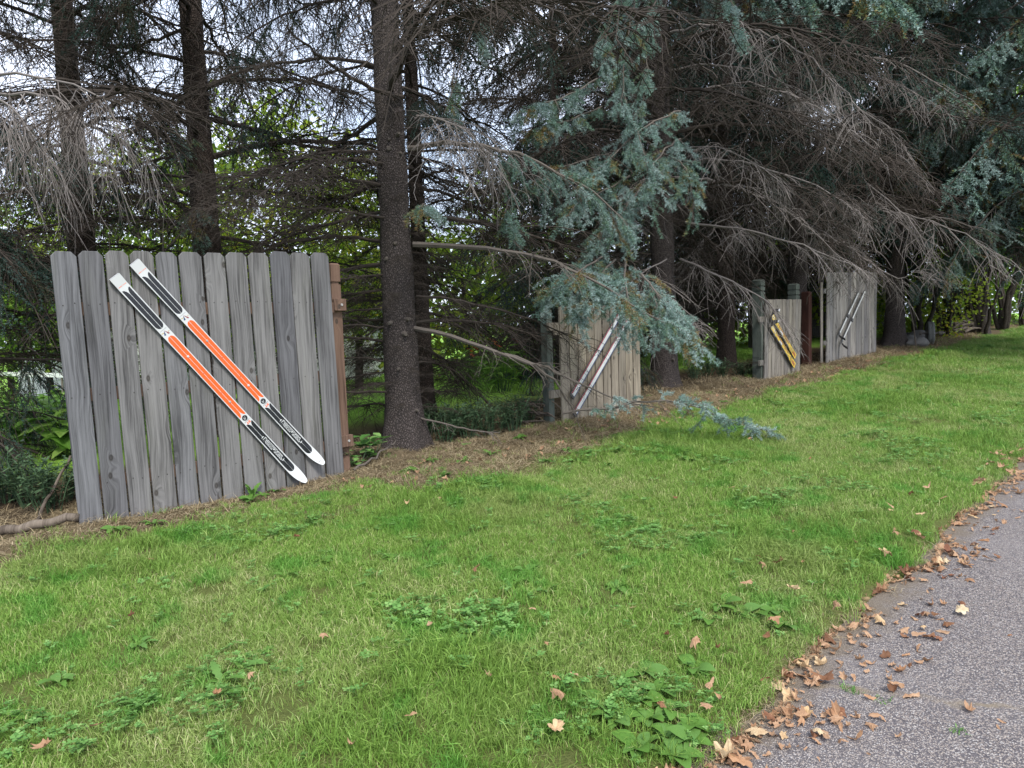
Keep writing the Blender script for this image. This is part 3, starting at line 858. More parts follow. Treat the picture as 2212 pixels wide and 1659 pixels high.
racing_ski('orange and white racing ski, the lower left one of the pair on the picket fence', 1.512, 1.93, 2.78, .332, False)
racing_ski('orange and white racing ski, the upper right one of the pair on the picket fence', 1.641, 2.029, 2.946, .452, True)

def strip(o, name, L, s0, s1, y0, y1, mat, width, Z, zf, n=14):
    S = np.linspace(s0, s1, n)
    pts = [(t * L, width(t) / 2 * y0) for t in S] + [(t * L, width(t) / 2 * y1) for t in S[::-1]]
    V = [(x, y, Z + zf(x / L)) for x, y in pts]
    me = bpy.data.meshes.new(name); me.from_pydata(V, [], [(i, i + 1, 2 * n - 2 - i, 2 * n - 1 - i) for i in range(n - 1)])
    me.update()
    if me.polygons[0].normal.z < 0: me.flip_normals()
    return mesh_obj(name, me, o, mat)
def red_ski(label, u0, z0, u1, z1):
    o, L = ski_empty('alpine_ski', u0, z0, u1, z1, -5.16, label, 'red and white skis on the tan fence')
    wf = lambda t: .072 + .012 * abs(t - .5)
    zf = lambda t: .0
    ski_body('body', o, L, wf, .014, zf, [M['ski_white'], M['ski_edge']], 20)
    strip(o, 'red_stripe', L, .0, 1, -.98, -.55, M['ski_red'], wf, .0145, zf)
    strip(o, 'blue_stripe', L, .0, 1, .66, .98, M['ski_blue'], wf, .0145, zf)
    for t in (.35, .45, .62, .7):
        strip(o, 'scuff', L, t, t + .03, -.1, .15, M['ski_silver'], wf, .0147, zf, 3)
    box_obj('tail_cap', o, M['ski_edge'], (L - .012, 0, .0075), (.03, .076, .0165), None, 0)
    return o
red_ski('dark red and white ski, the left one of the pair behind the blue spruce branch', 7.047, 1.638, 6.093, .704)
red_ski('dark red and white ski, the right one of the pair behind the blue spruce branch', 7.20, 1.540, 6.127, .50)

def yellow_ski(label, u0, z0, u1, z1):
    o, L = ski_empty('alpine_ski', u0, z0, u1, z1, -5.15, label, 'yellow skis on the short fence')
    def wf(t):
        w = .088 + .03 * max(0, (.35 - t) / .35) + .012 * max(0, (t - .6) / .4)
        return w * (1 if t > .01 else .8)
    zf = lambda t: .0 + .10 * max(0, (.10 - t) / .10) ** 2
    ski_body('body', o, L, wf, .014, zf, [M['ski_yellow'], M['ski_edge']], 40)
    Z = .0147
    strip(o, 'rust_patch', L, .0, .10, -.2, .9, M['ski_rust'], wf, Z, zf)
    strip(o, 'rust_stripe', L, .30, .72, .35, .8, M['ski_rust'], wf, Z, zf)
    strip(o, 'dark_stripe', L, .05, .78, -1.0, -.62, M['ski_edge'], wf, Z, zf)
    strip(o, 'rust_patch', L, .88, .98, -.5, .5, M['ski_rust'], wf, Z, zf)
    for t in (.82, .84, .86): strip(o, 'black_band', L, t, t + .008, -1, 1, M['ski_edge'], wf, Z, zf, 3)
    strip(o, 'worn_patch', L, .40, .50, -.5, .3, M['ski_white'], wf, Z, zf, 4)
    lettering('brand_lettering', o, 'DEITHEL', .06, .165 * L, .01, Z + .0005, 0, M['ski_white'], 1.0, offset=.001)
    # turned-up tip, its black base showing
    mb = MB(); mb.add([(.0, -.04, .10), (.0, .04, .10), (-.02, .03, .17), (-.02, -.03, .17), (.01, -.04, .095), (.01, .04, .095), (-.008, .03, .17), (-.008, -.03, .17)],
                      [(0, 1, 2, 3), (7, 6, 5, 4), (0, 4, 5, 1), (3, 2, 6, 7), (1, 5, 6, 2), (0, 3, 7, 4)])
    t = mesh_obj('tip', mb.mesh('tip', [M['ski_edge']]), o)
    box_obj('tip_cap', t, M['ski_silver'], (-.016, 0, .178), (.018, .05, .02), None, .002)
    return o
yellow_ski('worn yellow ski, the upper one of the pair on the short fence', 11.03, 1.624, 12.013, .842)
yellow_ski('worn yellow ski, the lower one of the pair on the short fence', 11.001, 1.451, 11.983, .689)

def touring_ski(label, u0, z0, u1, z1):
    o, L = ski_empty('touring_ski', u0, z0, u1, z1, -5.355, label, 'thin skis on the tall far fence')
    wf = lambda t: .058 + .012 * abs(t - .5)
    zf = lambda t: .16 * max(0, (t - .88) / .12) ** 2
    ski_body('body', o, L, wf, .016, zf, [M['ski_edge'], M['ski_edge']], 40)
    Z = .0168
    strip(o, 'white_stripe', L, .0, .96, -.45, .9, M['ski_white'], wf, Z, zf, 30)
    strip(o, 'silver_plate', L, .56, .66, -.7, .9, M['ski_silver'], wf, Z + .0006, zf, 4)
    strip(o, 'silver_plate', L, .18, .21, -.7, .9, M['ski_silver'], wf, Z + .0006, zf, 4)
    strip(o, 'red_tip', L, .962, .999, -.9, .9, M['ski_red'], wf, Z + .0003, zf, 6)
    box_obj('binding', o, M['ski_edge'], (.53 * L, 0, .028), (.07, .05, .022), None, .003)
    return o
touring_ski('thin white and black ski, the left one of the pair on the tall far fence', 15.606, 2.002, 14.401, 1.059)
touring_ski('thin white and black ski, the right one of the pair on the tall far fence', 15.957, 2.02, 14.522, .884)

# ------------------------------------------------------------------ spruces
def needles(mb, rng, P, mi, length=.02, width=.0028, per_m=330, tone=.5, spread=.8):
    """a bottle-brush shoot along the polyline P, one triangle per needle"""
    P = np.asarray(P); seg = np.linalg.norm(np.diff(P, axis=0), axis=1); Lt = seg.sum()
    n = max(6, int(Lt * per_m))
    cum = np.concatenate([[0], np.cumsum(seg)]); s = rng.uniform(0, Lt, n)
    i = np.clip(np.searchsorted(cum, s) - 1, 0, len(seg) - 1)
    f = ((s - cum[i]) / seg[i])[:, None]
    B = P[i] * (1 - f) + P[i + 1] * f
    T = (P[i + 1] - P[i]) / seg[i][:, None]
    D = rng.normal(size=(n, 3)); D -= (D * T).sum(1)[:, None] * T; D /= np.linalg.norm(D, axis=1)[:, None]
    Dd = T * .55 + D * spread + np.array([0, 0, .12])
    S = np.cross(Dd, rng.normal(size=(n, 3))); S /= np.linalg.norm(S, axis=1)[:, None]
    l = length * rng.uniform(.7, 1.15, n)[:, None]
    V = np.stack([B - S * width / 2, B + S * width / 2, B + Dd * l], 1).reshape(-1, 3)
    mb.tris(V, mi, np.repeat(np.clip(tone + rng.normal(0, .08, n), 0, 1), 3))

def resample(P, n):
    P = np.asarray(P, float); m = len(P)
    if m < 3:
        t = np.linspace(0, 1, n)[:, None]; return P[0] * (1 - t) + P[-1] * t
    E = np.concatenate([[2 * P[0] - P[1]], P, [2 * P[-1] - P[-2]]])
    out = []
    for t in np.linspace(0, m - 1 - 1e-6, n):
        i = int(t); f = t - i; a, b, c, d = E[i:i + 4]
        out.append(.5 * ((2 * b) + (c - a) * f + (2 * a - 5 * b + 4 * c - d) * f * f + (3 * b - a - 3 * c + d) * f ** 3))
    return np.array(out)

def gen_bough(rng, path, r0=.02, r1=.003, n2=26, len2=.6, n3=6, len3=.16, droop2=.5, droop3=.8, t0=.15,
              need=None, nk=None, mats=None, brown=.1, hang=0.0, sides=6, twig_r=.0026, tone_shift=0.0, per_m=330):
    """a limb along path with two orders of twigs; need(t) gives the share of needled twigs along it"""
    mb = MB(); nk = nk or {}
    N = 16; P = resample(path, N)
    Lp = np.linalg.norm(np.diff(P, axis=0), axis=1).sum()
    P[1:-1] += rng.normal(0, .006 * Lp, (N - 2, 3)) * np.array([1, 1, .6])
    T = np.gradient(P, axis=0); T /= np.linalg.norm(T, axis=1)[:, None]
    rad = np.linspace(r0, r1, N)
    mb.tube(P, rad, sides, 0, .55)
    Zv = np.array([0, 0, 1.])
    for k in range(n2):
        t = t0 + (1 - t0) * min(.999, max(0, (k + rng.uniform(-1.2, 2.2)) / n2))
        x = t * (N - 1); i = min(int(x), N - 2); f = x - i
        p = P[i] * (1 - f) + P[i + 1] * f; Tn = T[i]
        S = np.cross(Tn, Zv)
        if np.linalg.norm(S) < .35: S = rng.normal(size=3); S -= S @ Tn * Tn
        S /= np.linalg.norm(S); side = 1 if rng.uniform() < .5 else -1
        a = rng.uniform(.35, 1.3)
        D = Tn * math.cos(a) + S * side * math.sin(a) + rng.normal(0, .27, 3) - Zv * hang * rng.uniform(.5, 1.3)
        D /= np.linalg.norm(D)
        l = len2 * (1 - .5 * abs(t - .45) / .55) * (.25 + 1.05 * rng.uniform() ** .8)
        s = np.linspace(0, 1, 5)[:, None]
        Q = p + D * s * l - Zv * droop2 * l * s ** 2 * .6 + rng.normal(0, .03 * l, (5, 3)) * s
        r2 = min(twig_r * 1.7, rad[i] * .6)
        live = need is not None and rng.uniform() < need(t)
        mb.tube(Q, np.linspace(r2, twig_r * .6, 5), 3, 0, rng.uniform(.2, .9), False)
        tone = tone_shift + (rng.uniform(0, .1) if rng.uniform() < brown else rng.uniform(.2, 1.0))
        if live: needles(mb, rng, Q[1:], 1, tone=tone, per_m=per_m, **nk)
        for j in range(n3):
            q = .18 + .82 * (j + rng.uniform()) / n3; xx = q * 4; ii = min(int(xx), 3); ff = xx - ii
            b = Q[ii] * (1 - ff) + Q[ii + 1] * ff
            D2 = Q[ii + 1] - Q[ii]; D2 /= np.linalg.norm(D2)
            S2_ = np.cross(D2, Zv); S2_ /= np.linalg.norm(S2_) + 1e-6
            a2 = rng.uniform(.5, 1.1)
            E2 = D2 * math.cos(a2) + S2_ * (1 if j % 2 else -1) * math.sin(a2) + rng.normal(0, .32, 3) - Zv * hang * .5
            E2 /= np.linalg.norm(E2)
            l3 = len3 * rng.uniform(.5, 1.35) * (1.1 - .4 * q)
            s3 = np.linspace(0, 1, 4)[:, None]
            W = b + E2 * s3 * l3 - Zv * droop3 * l3 * s3 ** 2 * .5 + rng.normal(0, .05 * l3, (4, 3)) * s3
            mb.tube(W, np.linspace(twig_r * .8, twig_r * .45, 4), 3, 0, rng.uniform(.1, 1), False)
            if live: needles(mb, rng, W, 1, tone=float(np.clip(tone + rng.normal(0, .12), 0, 1)), per_m=per_m, **nk)
    return mb.mesh('bough', mats)

trng = np.random.default_rng(21)
def arc(L, drop, lift=0.0, y=0.0):
    t = np.linspace(0, 1, 6)
    return np.stack([L * t * (1 - .04 * drop), y * np.sin(t * 3), lift * t * (1 - t) * 2 - drop * L * t ** 1.8], -1)
DEAD = [gen_bough(trng, arc(2.3, trng.uniform(.02, .25), trng.uniform(0, .3), trng.uniform(-.12, .12)), .024, .005, 40, .85, 9, .26, .35, .5, .10, mats=[M['twig']], twig_r=.0042) for _ in range(6)]
FINE = [gen_bough(trng, arc(2.0, trng.uniform(.0, .18), 0.1, trng.uniform(-.1, .1)), .016, .004, 46, .6, 9, .19, .4, .6, .05, mats=[M['twig']], twig_r=.0034) for _ in range(4)]
GREY = [gen_bough(trng, arc(2.4, trng.uniform(.15, .4), .25, trng.uniform(-.1, .1)), .018, .004, 28, .8, 7, .28, .7, .8, .15, mats=[M['twig_grey']], hang=.2, twig_r=.0036) for _ in range(4)]
nb = lambda t: .35 + .6 * (t > .3)
BLUE = [gen_bough(trng, arc(2.2, trng.uniform(.2, .42), .3, trng.uniform(-.1, .1)), .02, .004, 30, .62, 7, .15, .7, .8, .2, need=nb, mats=[M['limb'], M['blue']], hang=.3, per_m=420, nk=dict(length=.026, width=.0055)) for _ in range(4)]
DARK = [gen_bough(trng, arc(2.2, trng.uniform(.1, .35), .2, trng.uniform(-.1, .1)), .02, .005, 34, .75, 8, .24, 1.0, 1.3, .15, need=lambda t: .25 + .45 * t, mats=[M['twig'], M['green']], hang=.45, per_m=230, nk=dict(length=.026, width=.0075), twig_r=.0034) for _ in range(4)]
# far boughs: fewer, coarser needles
FARB = [gen_bough(trng, arc(2.4, trng.uniform(.15, .35), .3, 0), .022, .006, 32, .7, 7, .2, .6, .6, .1, need=lambda t: .95, mats=[M['twig'], M['blue']], hang=.3, per_m=260, nk=dict(length=.042, width=.013), twig_r=.005) for _ in range(3)]
FARD = [gen_bough(trng, arc(2.4, trng.uniform(.1, .3), .3, 0), .024, .006, 32, .8, 8, .26, .7, .8, .1, need=lambda t: .6, mats=[M['twig'], M['green']], hang=.3, per_m=140, nk=dict(length=.04, width=.016), twig_r=.006) for _ in range(3)]
for S_, nm in ((DEAD, 'dead_bough'), (FINE, 'dead_bough'), (GREY, 'dead_bough'), (BLUE, 'blue_bough'), (DARK, 'green_bough'), (FARB, 'blue_bough'), (FARD, 'green_bough')):
    for me in S_: me.name = nm

def worley(a, b, seed=0):
    ia, ib = np.floor(a), np.floor(b); best = np.full(a.shape, 9.)
    for da in (-1, 0, 1):
        for db in (-1, 0, 1):
            ca, cb = ia + da, ib + db
            h1 = np.modf(np.abs(np.sin(ca * 127.1 + cb * 311.7 + seed) * 43758.5453))[0]; h2 = np.modf(np.abs(np.sin(ca * 269.5 + cb * 183.3 + seed) * 43758.5453))[0]
            best = np.minimum(best, np.hypot(a - ca - h1, b - cb - h2))
    return best
def trunk_mesh(H, r0, lean=(0, 0), sides=40, dz=.06, flare=.35, amp=.010, seed=0, curve=0.0, cell=.032):
    z = np.concatenate([np.arange(-.2, min(H, 5.5), dz), np.arange(min(H, 5.5), H, .3), [H]])
    th = np.linspace(0, 2 * np.pi, sides, endpoint=False) + np.pi / 2
    Z, TH = np.meshgrid(z, th, indexing='ij')
    r = r0 * np.clip(1 - .85 * Z / H, .06, 1) * (1 + flare * np.exp(-np.clip(Z, -.2, None) / .22) * (1 + .3 * np.sin(5 * TH + seed)))
    r = r * (1 + .05 * np.sin(Z * 17 / 2.2 + seed) * .5 + .03 * np.sin(2 * TH + Z * 1.3 + seed))
    w = worley(TH * r0 / cell, Z / (cell * 1.5), seed)
    r = r + amp * (.55 - np.clip(w, 0, .9)) + amp * .5 * np.sin(31 * Z + 3 * np.sin(7 * TH)) * .4
    cx = lean[0] * Z + curve * np.sin(Z * .9 + seed) * .5; cy = lean[1] * Z + curve * np.cos(Z * .7 + seed) * .3
    V = np.stack([cx + r * np.cos(TH), cy + r * np.sin(TH), Z], -1).reshape(-1, 3)
    n, m = Z.shape
    i = np.arange(n - 1)[:, None]; j = np.arange(m)[None, :]; j2 = (j + 1) % m
    F = np.stack([i * m + j, i * m + j2, (i + 1) * m + j2, (i + 1) * m + j], -1).reshape(-1, 4)
    me = bpy.data.meshes.new('trunk'); me.from_pydata(V.tolist(), [], F.tolist())
    me.polygons.foreach_set('use_smooth', [True] * len(me.polygons)); me.update()
    return me
LAWN_AZ = R(-45)       # compass of the lawn side (towards +v)
tree_n = [0]
def spruce(label, x, y, H, r0, spec, lean=(0, 0), bark='bark', sides=40, clear=2.4, knots=0, curve=0.0, group='spruce trees behind the fences', amp=.010, flare=.35, dens=.68):
    """spec: list of (z0, z1, boughs per metre, [mesh sets], length0, length1, tilt)"""
    tree_n[0] += 1
    rg = np.random.default_rng(100 + tree_n[0])
    o = empty('spruce_tree', G(x, y))
    tag(o, label, 'tree', group)
    mesh_obj('trunk', trunk_mesh(H, r0, lean, sides, seed=tree_n[0] * 1.7, curve=curve, amp=amp, flare=flare), o, M[bark])
    for (z0, z1, per, sets, l0, l1, tilt) in spec:
        n = int((z1 - z0) * per * dens * (.6 if z0 >= 5.5 else 1))
        for i in range(n):
            z = z0 + (z1 - z0) * (i + rg.uniform()) / n
            az = i * 2.4 + rg.uniform(-.5, .5)
            facing = math.cos(az - LAWN_AZ)
            L = rg.uniform(l0, l1)
            if z < clear and facing > .25: L *= .35 if facing < .7 else .16
            st = sets[int(rg.integers(len(sets)))]
            me = st[int(rg.integers(len(st)))]
            k = L / 2.2
            r = r0 * max(.06, 1 - .85 * z / H) * .8
            b = mesh_obj(me.name.split('.')[0], me, o, None, (lean[0] * z + math.cos(az) * r, lean[1] * z + math.sin(az) * r, z), (rg.uniform(-.25, .25), tilt + rg.uniform(-.15, .15), az), (k, k * rg.uniform(.8, 1.1), k))
    if knots:
        mb = MB()
        for i in range(knots):
            z = rg.uniform(.25, 3.2); az = rg.uniform(R(-150), R(-20)); r = r0 * (1 - .85 * z / H) * (1 + .35 * math.exp(-z / .22)); l = rg.uniform(.015, .06); w = rg.uniform(.010, .022)
            d = np.array([math.cos(az), math.sin(az), rg.uniform(-.2, .2)]); p = np.array([lean[0] * z, lean[1] * z, z]) + d * (r - .02)
            mb.tube([p, p + d * (.02 + l * .6), p + d * (.02 + l)], [w * 1.5, w * 1.05, w * .8], 8, 0, .3)
        tag(mesh_obj('branch_stubs', mb.mesh('branch_stubs', [M['limb']]), o), kind='stuff')
    return o
def limb(tree, name, pts, seed, **kw):
    """a limb of its own along world points (px, py, depth), a part of the tree"""
    rg = np.random.default_rng(seed)
    inv = tree.location
    path = [at(*p) - inv for p in pts]
    return mesh_obj(name, gen_bough(rg, path, **kw), tree)
def px(x, y, Y):
    p = at(x, y, Y); return p.x, p.y

T0 = spruce('spruce at the left edge of the picture with dark needled twigs', *px(-230, 800, 6.6), 11, .14, [(.4, 3, 20, [DARK, FINE, DEAD], 1.3, 2.4, .05), (3, 8, 6, [DARK, DEAD], 1.5, 2.6, .1)], bark='bark_dark', sides=20, clear=0, dens=.85)
T1 = spruce('leftmost spruce trunk in view, rising behind the picket fence', *px(190, 700, 8.0), 12, .155, [(.9, 2.6, 15, [FINE, DEAD], 1.2, 2.2, .0), (2.6, 5.8, 11, [DEAD, DARK, DARK], 1.5, 2.8, .08), (5.8, 10, 5, [DARK], 1.4, 2.6, .15)], bark='bark_dark', sides=28, dens=.62)
T2 = spruce('second spruce trunk from the left, rising behind the picket fence', *px(458, 700, 7.6), 12.5, .155, [(.9, 2.8, 16, [FINE, DEAD], 1.3, 2.4, .0), (2.8, 5.8, 11, [DEAD, DEAD, DARK], 1.7, 3.0, .02), (5.8, 10, 4.5, [DARK, DEAD], 1.4, 2.8, .1)], bark='bark_dark', sides=28, dens=.62)
T3 = spruce('thick bare spruce trunk beside the right end of the picket fence', -1.08, 6.98, 13.5, .168, [(.35, 1.7, 46, [FINE, FINE, DEAD], 1.0, 2.0, .04), (1.7, 3.0, 28, [DEAD, FINE], 1.5, 2.8, .05), (3.0, 5.6, 12, [DEAD], 1.8, 3.2, .0), (5.6, 11, 4, [DARK, DEAD], 1.6, 2.8, .12)], sides=72, knots=14, clear=3.2, amp=.014, flare=.5, dens=0.56)
T3b = spruce('slim dark spruce trunk just behind the thick bare one', *px(921, 900, 8.4), 10, .105, [(.4, 3, 24, [FINE, DEAD], 1.0, 2.0, .03), (3, 7, 8, [DEAD, DARK], 1.3, 2.4, .05)], bark='bark_dark', sides=22, dens=0.55)
T4 = spruce('big spruce trunk right of the tan fence panel', 2.37, 11.0, 15, .20, [(.6, 2.2, 13, [DEAD, FINE], 1.4, 2.6, .05), (2.2, 5.8, 13, [DEAD, GREY, DEAD], 1.8, 3.4, .1), (5.8, 12, 6, [FARB, FARD], 2.0, 3.4, .2)], sides=48, knots=6, clear=2.6)
T4b = spruce('dark spruce trunk behind, between the big trunk and the short fence', *px(1568, 640, 13.4), 14, .165, [(.6, 3.5, 13, [DEAD, FINE], 1.6, 2.8, .05), (3.5, 7, 10, [DEAD, FARD], 2.0, 3.2, .08), (7, 12, 5, [FARD], 1.8, 3.2, .2)], bark='bark_dark', sides=24)
T5 = spruce('spruce trunk rising directly behind the short fence panel', *px(1722, 650, 14.0), 15, .19, [(1.6, 4.5, 13, [DEAD, GREY, DEAD], 1.8, 3.2, .1), (4.5, 8.5, 9, [DEAD, GREY, FARD], 2.0, 3.4, .05), (8.5, 13, 4, [FARB, FARD], 1.8, 3.2, .2)], sides=30)
T6 = spruce('spruce trunk at the far end of the tall fence panel', *px(1932, 700, 17.3), 15, .22, [(2.3, 5, 12, [DEAD, DEAD, FARD], 2.0, 3.4, .05), (5, 13, 8, [FARB, FARD], 2.2, 3.6, .2)], sides=30, lean=(.012, 0), flare=.6)
T7 = spruce('blue spruce with full boughs at the right edge of the picture', *px(2330, 650, 15.0), 15, .22, [(2.3, 3.2, 8, [FARB, DEAD], 1.6, 2.8, .1), (3.2, 12, 13, [FARB, FARB, BLUE], 2.4, 3.8, .25)], sides=24, clear=0)
T8 = spruce('blue spruce behind the rightmost one, upper right of the picture', *px(2120, 500, 21.0), 16, .22, [(3.6, 6, 12, [FARB, DEAD, FARD], 2.2, 3.6, .1), (6, 14, 9, [FARB, FARD], 2.4, 3.8, .25)], sides=20)
B1 = spruce('low bushy dark spruce in the shade behind the tan fence panel', *px(1215, 800, 11.5), 9, .11, [(.3, 2.4, 22, [FARD, DARK, FINE], 1.1, 2.0, .15), (2.4, 7, 12, [FARD, DEAD], 1.2, 2.4, .1)], bark='bark_dark', sides=18, clear=0)
B2 = spruce('dark spruce deep in the row, left of the big trunk', *px(1345, 600, 14.5), 14, .16, [(.5, 4, 14, [DEAD, FINE, FARD], 1.6, 2.8, .05), (4, 12, 8, [FARD, DEAD], 1.8, 3.0, .15)], bark='bark_dark', sides=18)
B3 = spruce('dark spruce deep in the row, behind the short fence', *px(1640, 600, 17.5), 15, .17, [(.8, 4.5, 14, [DEAD, FARD], 1.8, 3.0, .08), (4.5, 13, 9, [FARD], 2.0, 3.4, .15)], bark='bark_dark', sides=18)
B4 = spruce('dark spruce deep in the row, behind the tall fence', *px(1830, 600, 20.5), 15, .17, [(2.2, 5.5, 12, [DEAD, FARD], 2.0, 3.4, .1), (5.5, 13, 9, [FARD, FARB], 2.0, 3.6, .15)], bark='bark_dark', sides=18)
B5 = spruce('dark spruce farthest back, behind the rock pile', *px(1985, 560, 24), 16, .18, [(3.8, 6.5, 12, [DEAD, FARD], 2.2, 3.6, .1), (6.5, 14, 9, [FARD, FARB], 2.2, 3.8, .15)], bark='bark_dark', sides=16)
B6 = spruce('dark spruce farthest back, between the big trunk and the short fence', *px(1500, 560, 20), 16, .18, [(1.0, 5.5, 13, [DEAD, FARD], 2.0, 3.4, .1), (5.5, 14, 8, [FARD], 2.2, 3.6, .15)], bark='bark_dark', sides=16)

# --- limbs that stand out one by one
blue_kw = dict(mats=[M['limb'], M['blue']], per_m=480, nk=dict(length=.030, width=.0052, spread=.95))
bare_kw = dict(mats=[M['limb']])
limb(T3, 'limb', [(892, 528, 6.95), (1010, 534, 6.9), (1130, 548, 6.8), (1235, 580, 6.6), (1330, 640, 6.5), (1440, 700, 6.6)], 1, r0=.03, r1=.006, n2=40, len2=.5, n3=6, len3=.15, droop2=.4, droop3=.5, t0=.25, hang=.15, need=lambda t: 0 if t < .6 else .9, brown=.12, **blue_kw)
limb(T3, 'limb', [(890, 708, 6.95), (960, 722, 6.8), (1050, 752, 6.7), (1120, 778, 6.7), (1180, 805, 6.8), (1215, 850, 6.9), (1245, 895, 7.0)], 2, r0=.026, r1=.007, n2=14, len2=.35, n3=4, len3=.15, t0=.3, **bare_kw)
limb(T3, 'limb', [(1090, 765, 6.72), (1170, 790, 6.8), (1250, 828, 6.9), (1330, 862, 7.0), (1420, 880, 7.1)], 3, r0=.016, r1=.005, n2=16, len2=.35, n3=4, len3=.15, need=lambda t: .5 if t > .7 else 0, **blue_kw)
limb(T3, 'limb', [(1215, 893, 6.95), (1320, 880, 6.95), (1400, 866, 7.0), (1480, 872, 7.05), (1545, 893, 7.1), (1600, 915, 7.15), (1660, 932, 7.2)], 4, r0=.014, r1=.003, n2=46, len2=.30, n3=5, len3=.11, droop2=.35, droop3=.4, t0=.02, need=lambda t: .5 if t < .5 else .95, **blue_kw)
limb(T3, 'limb', [(900, 640, 7.0), (1000, 650, 7.0), (1150, 690, 7.3), (1300, 760, 7.6)], 5, r0=.018, r1=.004, n2=30, len2=.5, n3=6, len3=.16, mats=[M['twig']])
limb(T3, 'limb', [(890, 455, 6.85), (915, 440, 6.5), (905, 450, 6.25)], 6, r0=.008, r1=.003, n2=9, len2=.22, n3=5, len3=.10, need=lambda t: 1., hang=.5, brown=.25, **blue_kw)
limb(T3, 'limb', [(895, 900, 6.95), (960, 915, 6.85), (1030, 930, 6.8), (1080, 935, 6.8)], 7, r0=.012, r1=.004, n2=8, len2=.2, n3=3, len3=.1, **bare_kw)
limb(T3, 'limb', [(870, 210, 6.9), (800, 190, 6.5), (700, 130, 6.0), (620, 60, 5.6)], 8, r0=.024, r1=.007, n2=30, len2=.6, n3=6, len3=.18, mats=[M['twig']], hang=.3)
limb(T3, 'limb', [(880, 320, 6.9), (960, 310, 6.9), (1100, 330, 7.0), (1260, 400, 7.1), (1350, 480, 7.1)], 9, r0=.03, r1=.006, n2=40, len2=.6, n3=7, len3=.16, need=lambda t: 0 if t < .4 else .7, hang=.4, **blue_kw)
# hanging blue curtain in the middle
for i, (pts, l2, hg) in enumerate([
        ([(1440, -120, 8.2), (1370, -60, 8.0), (1320, 40, 7.9), (1300, 150, 7.9)], .30, .6),
        ([(1400, -80, 8.4), (1370, 20, 8.2), (1350, 120, 8.1), (1345, 240, 8.0)], .32, .6),
        ([(1430, -60, 8.3), (1405, 40, 8.2), (1395, 140, 8.1), (1385, 230, 8.0)], .26, .6),
        ([(1340, 120, 8.3), (1350, 220, 8.1), (1385, 310, 8.0), (1400, 400, 7.9)], .34, .5),
        ([(1470, 240, 9.0), (1400, 270, 8.4), (1330, 330, 8.0), (1260, 400, 7.8)], .45, .25),
        ([(1470, 300, 9.2), (1420, 340, 8.5), (1390, 420, 8.2), (1340, 500, 8.0)], .45, .25),
        ([(1290, 170, 8.6), (1230, 205, 8.2), (1170, 225, 8.0), (1125, 245, 7.9)], .36, .2),
        ([(1300, 230, 8.5), (1230, 260, 8.2), (1190, 270, 8.0), (1160, 280, 7.9)], .34, .2),
        ([(1320, 330, 8.6), (1250, 350, 8.2), (1190, 370, 8.0), (1140, 400, 7.9)], .40, .25),
        ([(1360, 380, 8.4), (1310, 410, 8.1), (1260, 430, 7.9), (1220, 470, 7.8)], .45, .25),
        ([(1430, 330, 9.2), (1470, 350, 8.8), (1490, 390, 8.6), (1500, 450, 8.5)], .42, .35),
        ([(1390, 400, 8.4), (1350, 450, 8.1), (1310, 490, 7.9), (1290, 540, 7.8)], .42, .3),
        ([(1300, 555, 7.5), (1260, 580, 7.2), (1215, 605, 7.1), (1175, 640, 7.0)], .42, .3),
        ([(1330, 560, 7.4), (1290, 600, 7.2), (1260, 640, 7.05), (1240, 690, 7.0)], .40, .3),
        ([(1350, 560, 7.4), (1350, 610, 7.15), (1360, 650, 7.0), (1370, 700, 6.95)], .42, .3),
        ([(1370, 580, 7.4), (1410, 620, 7.15), (1440, 670, 7.0), (1465, 730, 6.95)], .42, .3),
        ([(1400, 620, 7.3), (1440, 650, 7.1), (1480, 690, 7.0), (1505, 740, 7.0)], .36, .3)]):
    limb(T4, 'blue_limb', pts, 30 + i, r0=.012, r1=.003, n2=30, len2=l2, n3=7, len3=.12, droop2=.5, droop3=.35, t0=.02, hang=hg, need=lambda t: .93, brown=.12, **blue_kw)
for i, pts in enumerate([[(985, 130, 7.6), (975, 190, 7.5), (980, 250, 7.5)], [(1045, -30, 7.5), (1040, 40, 7.4), (1050, 100, 7.4)], [(1560, -40, 8.5), (1585, 20, 8.3), (1600, 90, 8.2)], [(1100, 430, 7.2), (1090, 470, 7.1), (1110, 500, 7.0)], [(400, 380, 7.4), (410, 320, 7.3), (400, 290, 7.3)], [(430, 480, 7.3), (425, 450, 7.2), (432, 500, 7.2)]]):
    limb(T3 if i < 4 else T2, 'blue_limb', pts, 60 + i, r0=.006, r1=.003, n2=12, len2=.2, n3=5, len3=.10, droop2=.9, droop3=.9, hang=.6, need=lambda t: .9, **blue_kw)
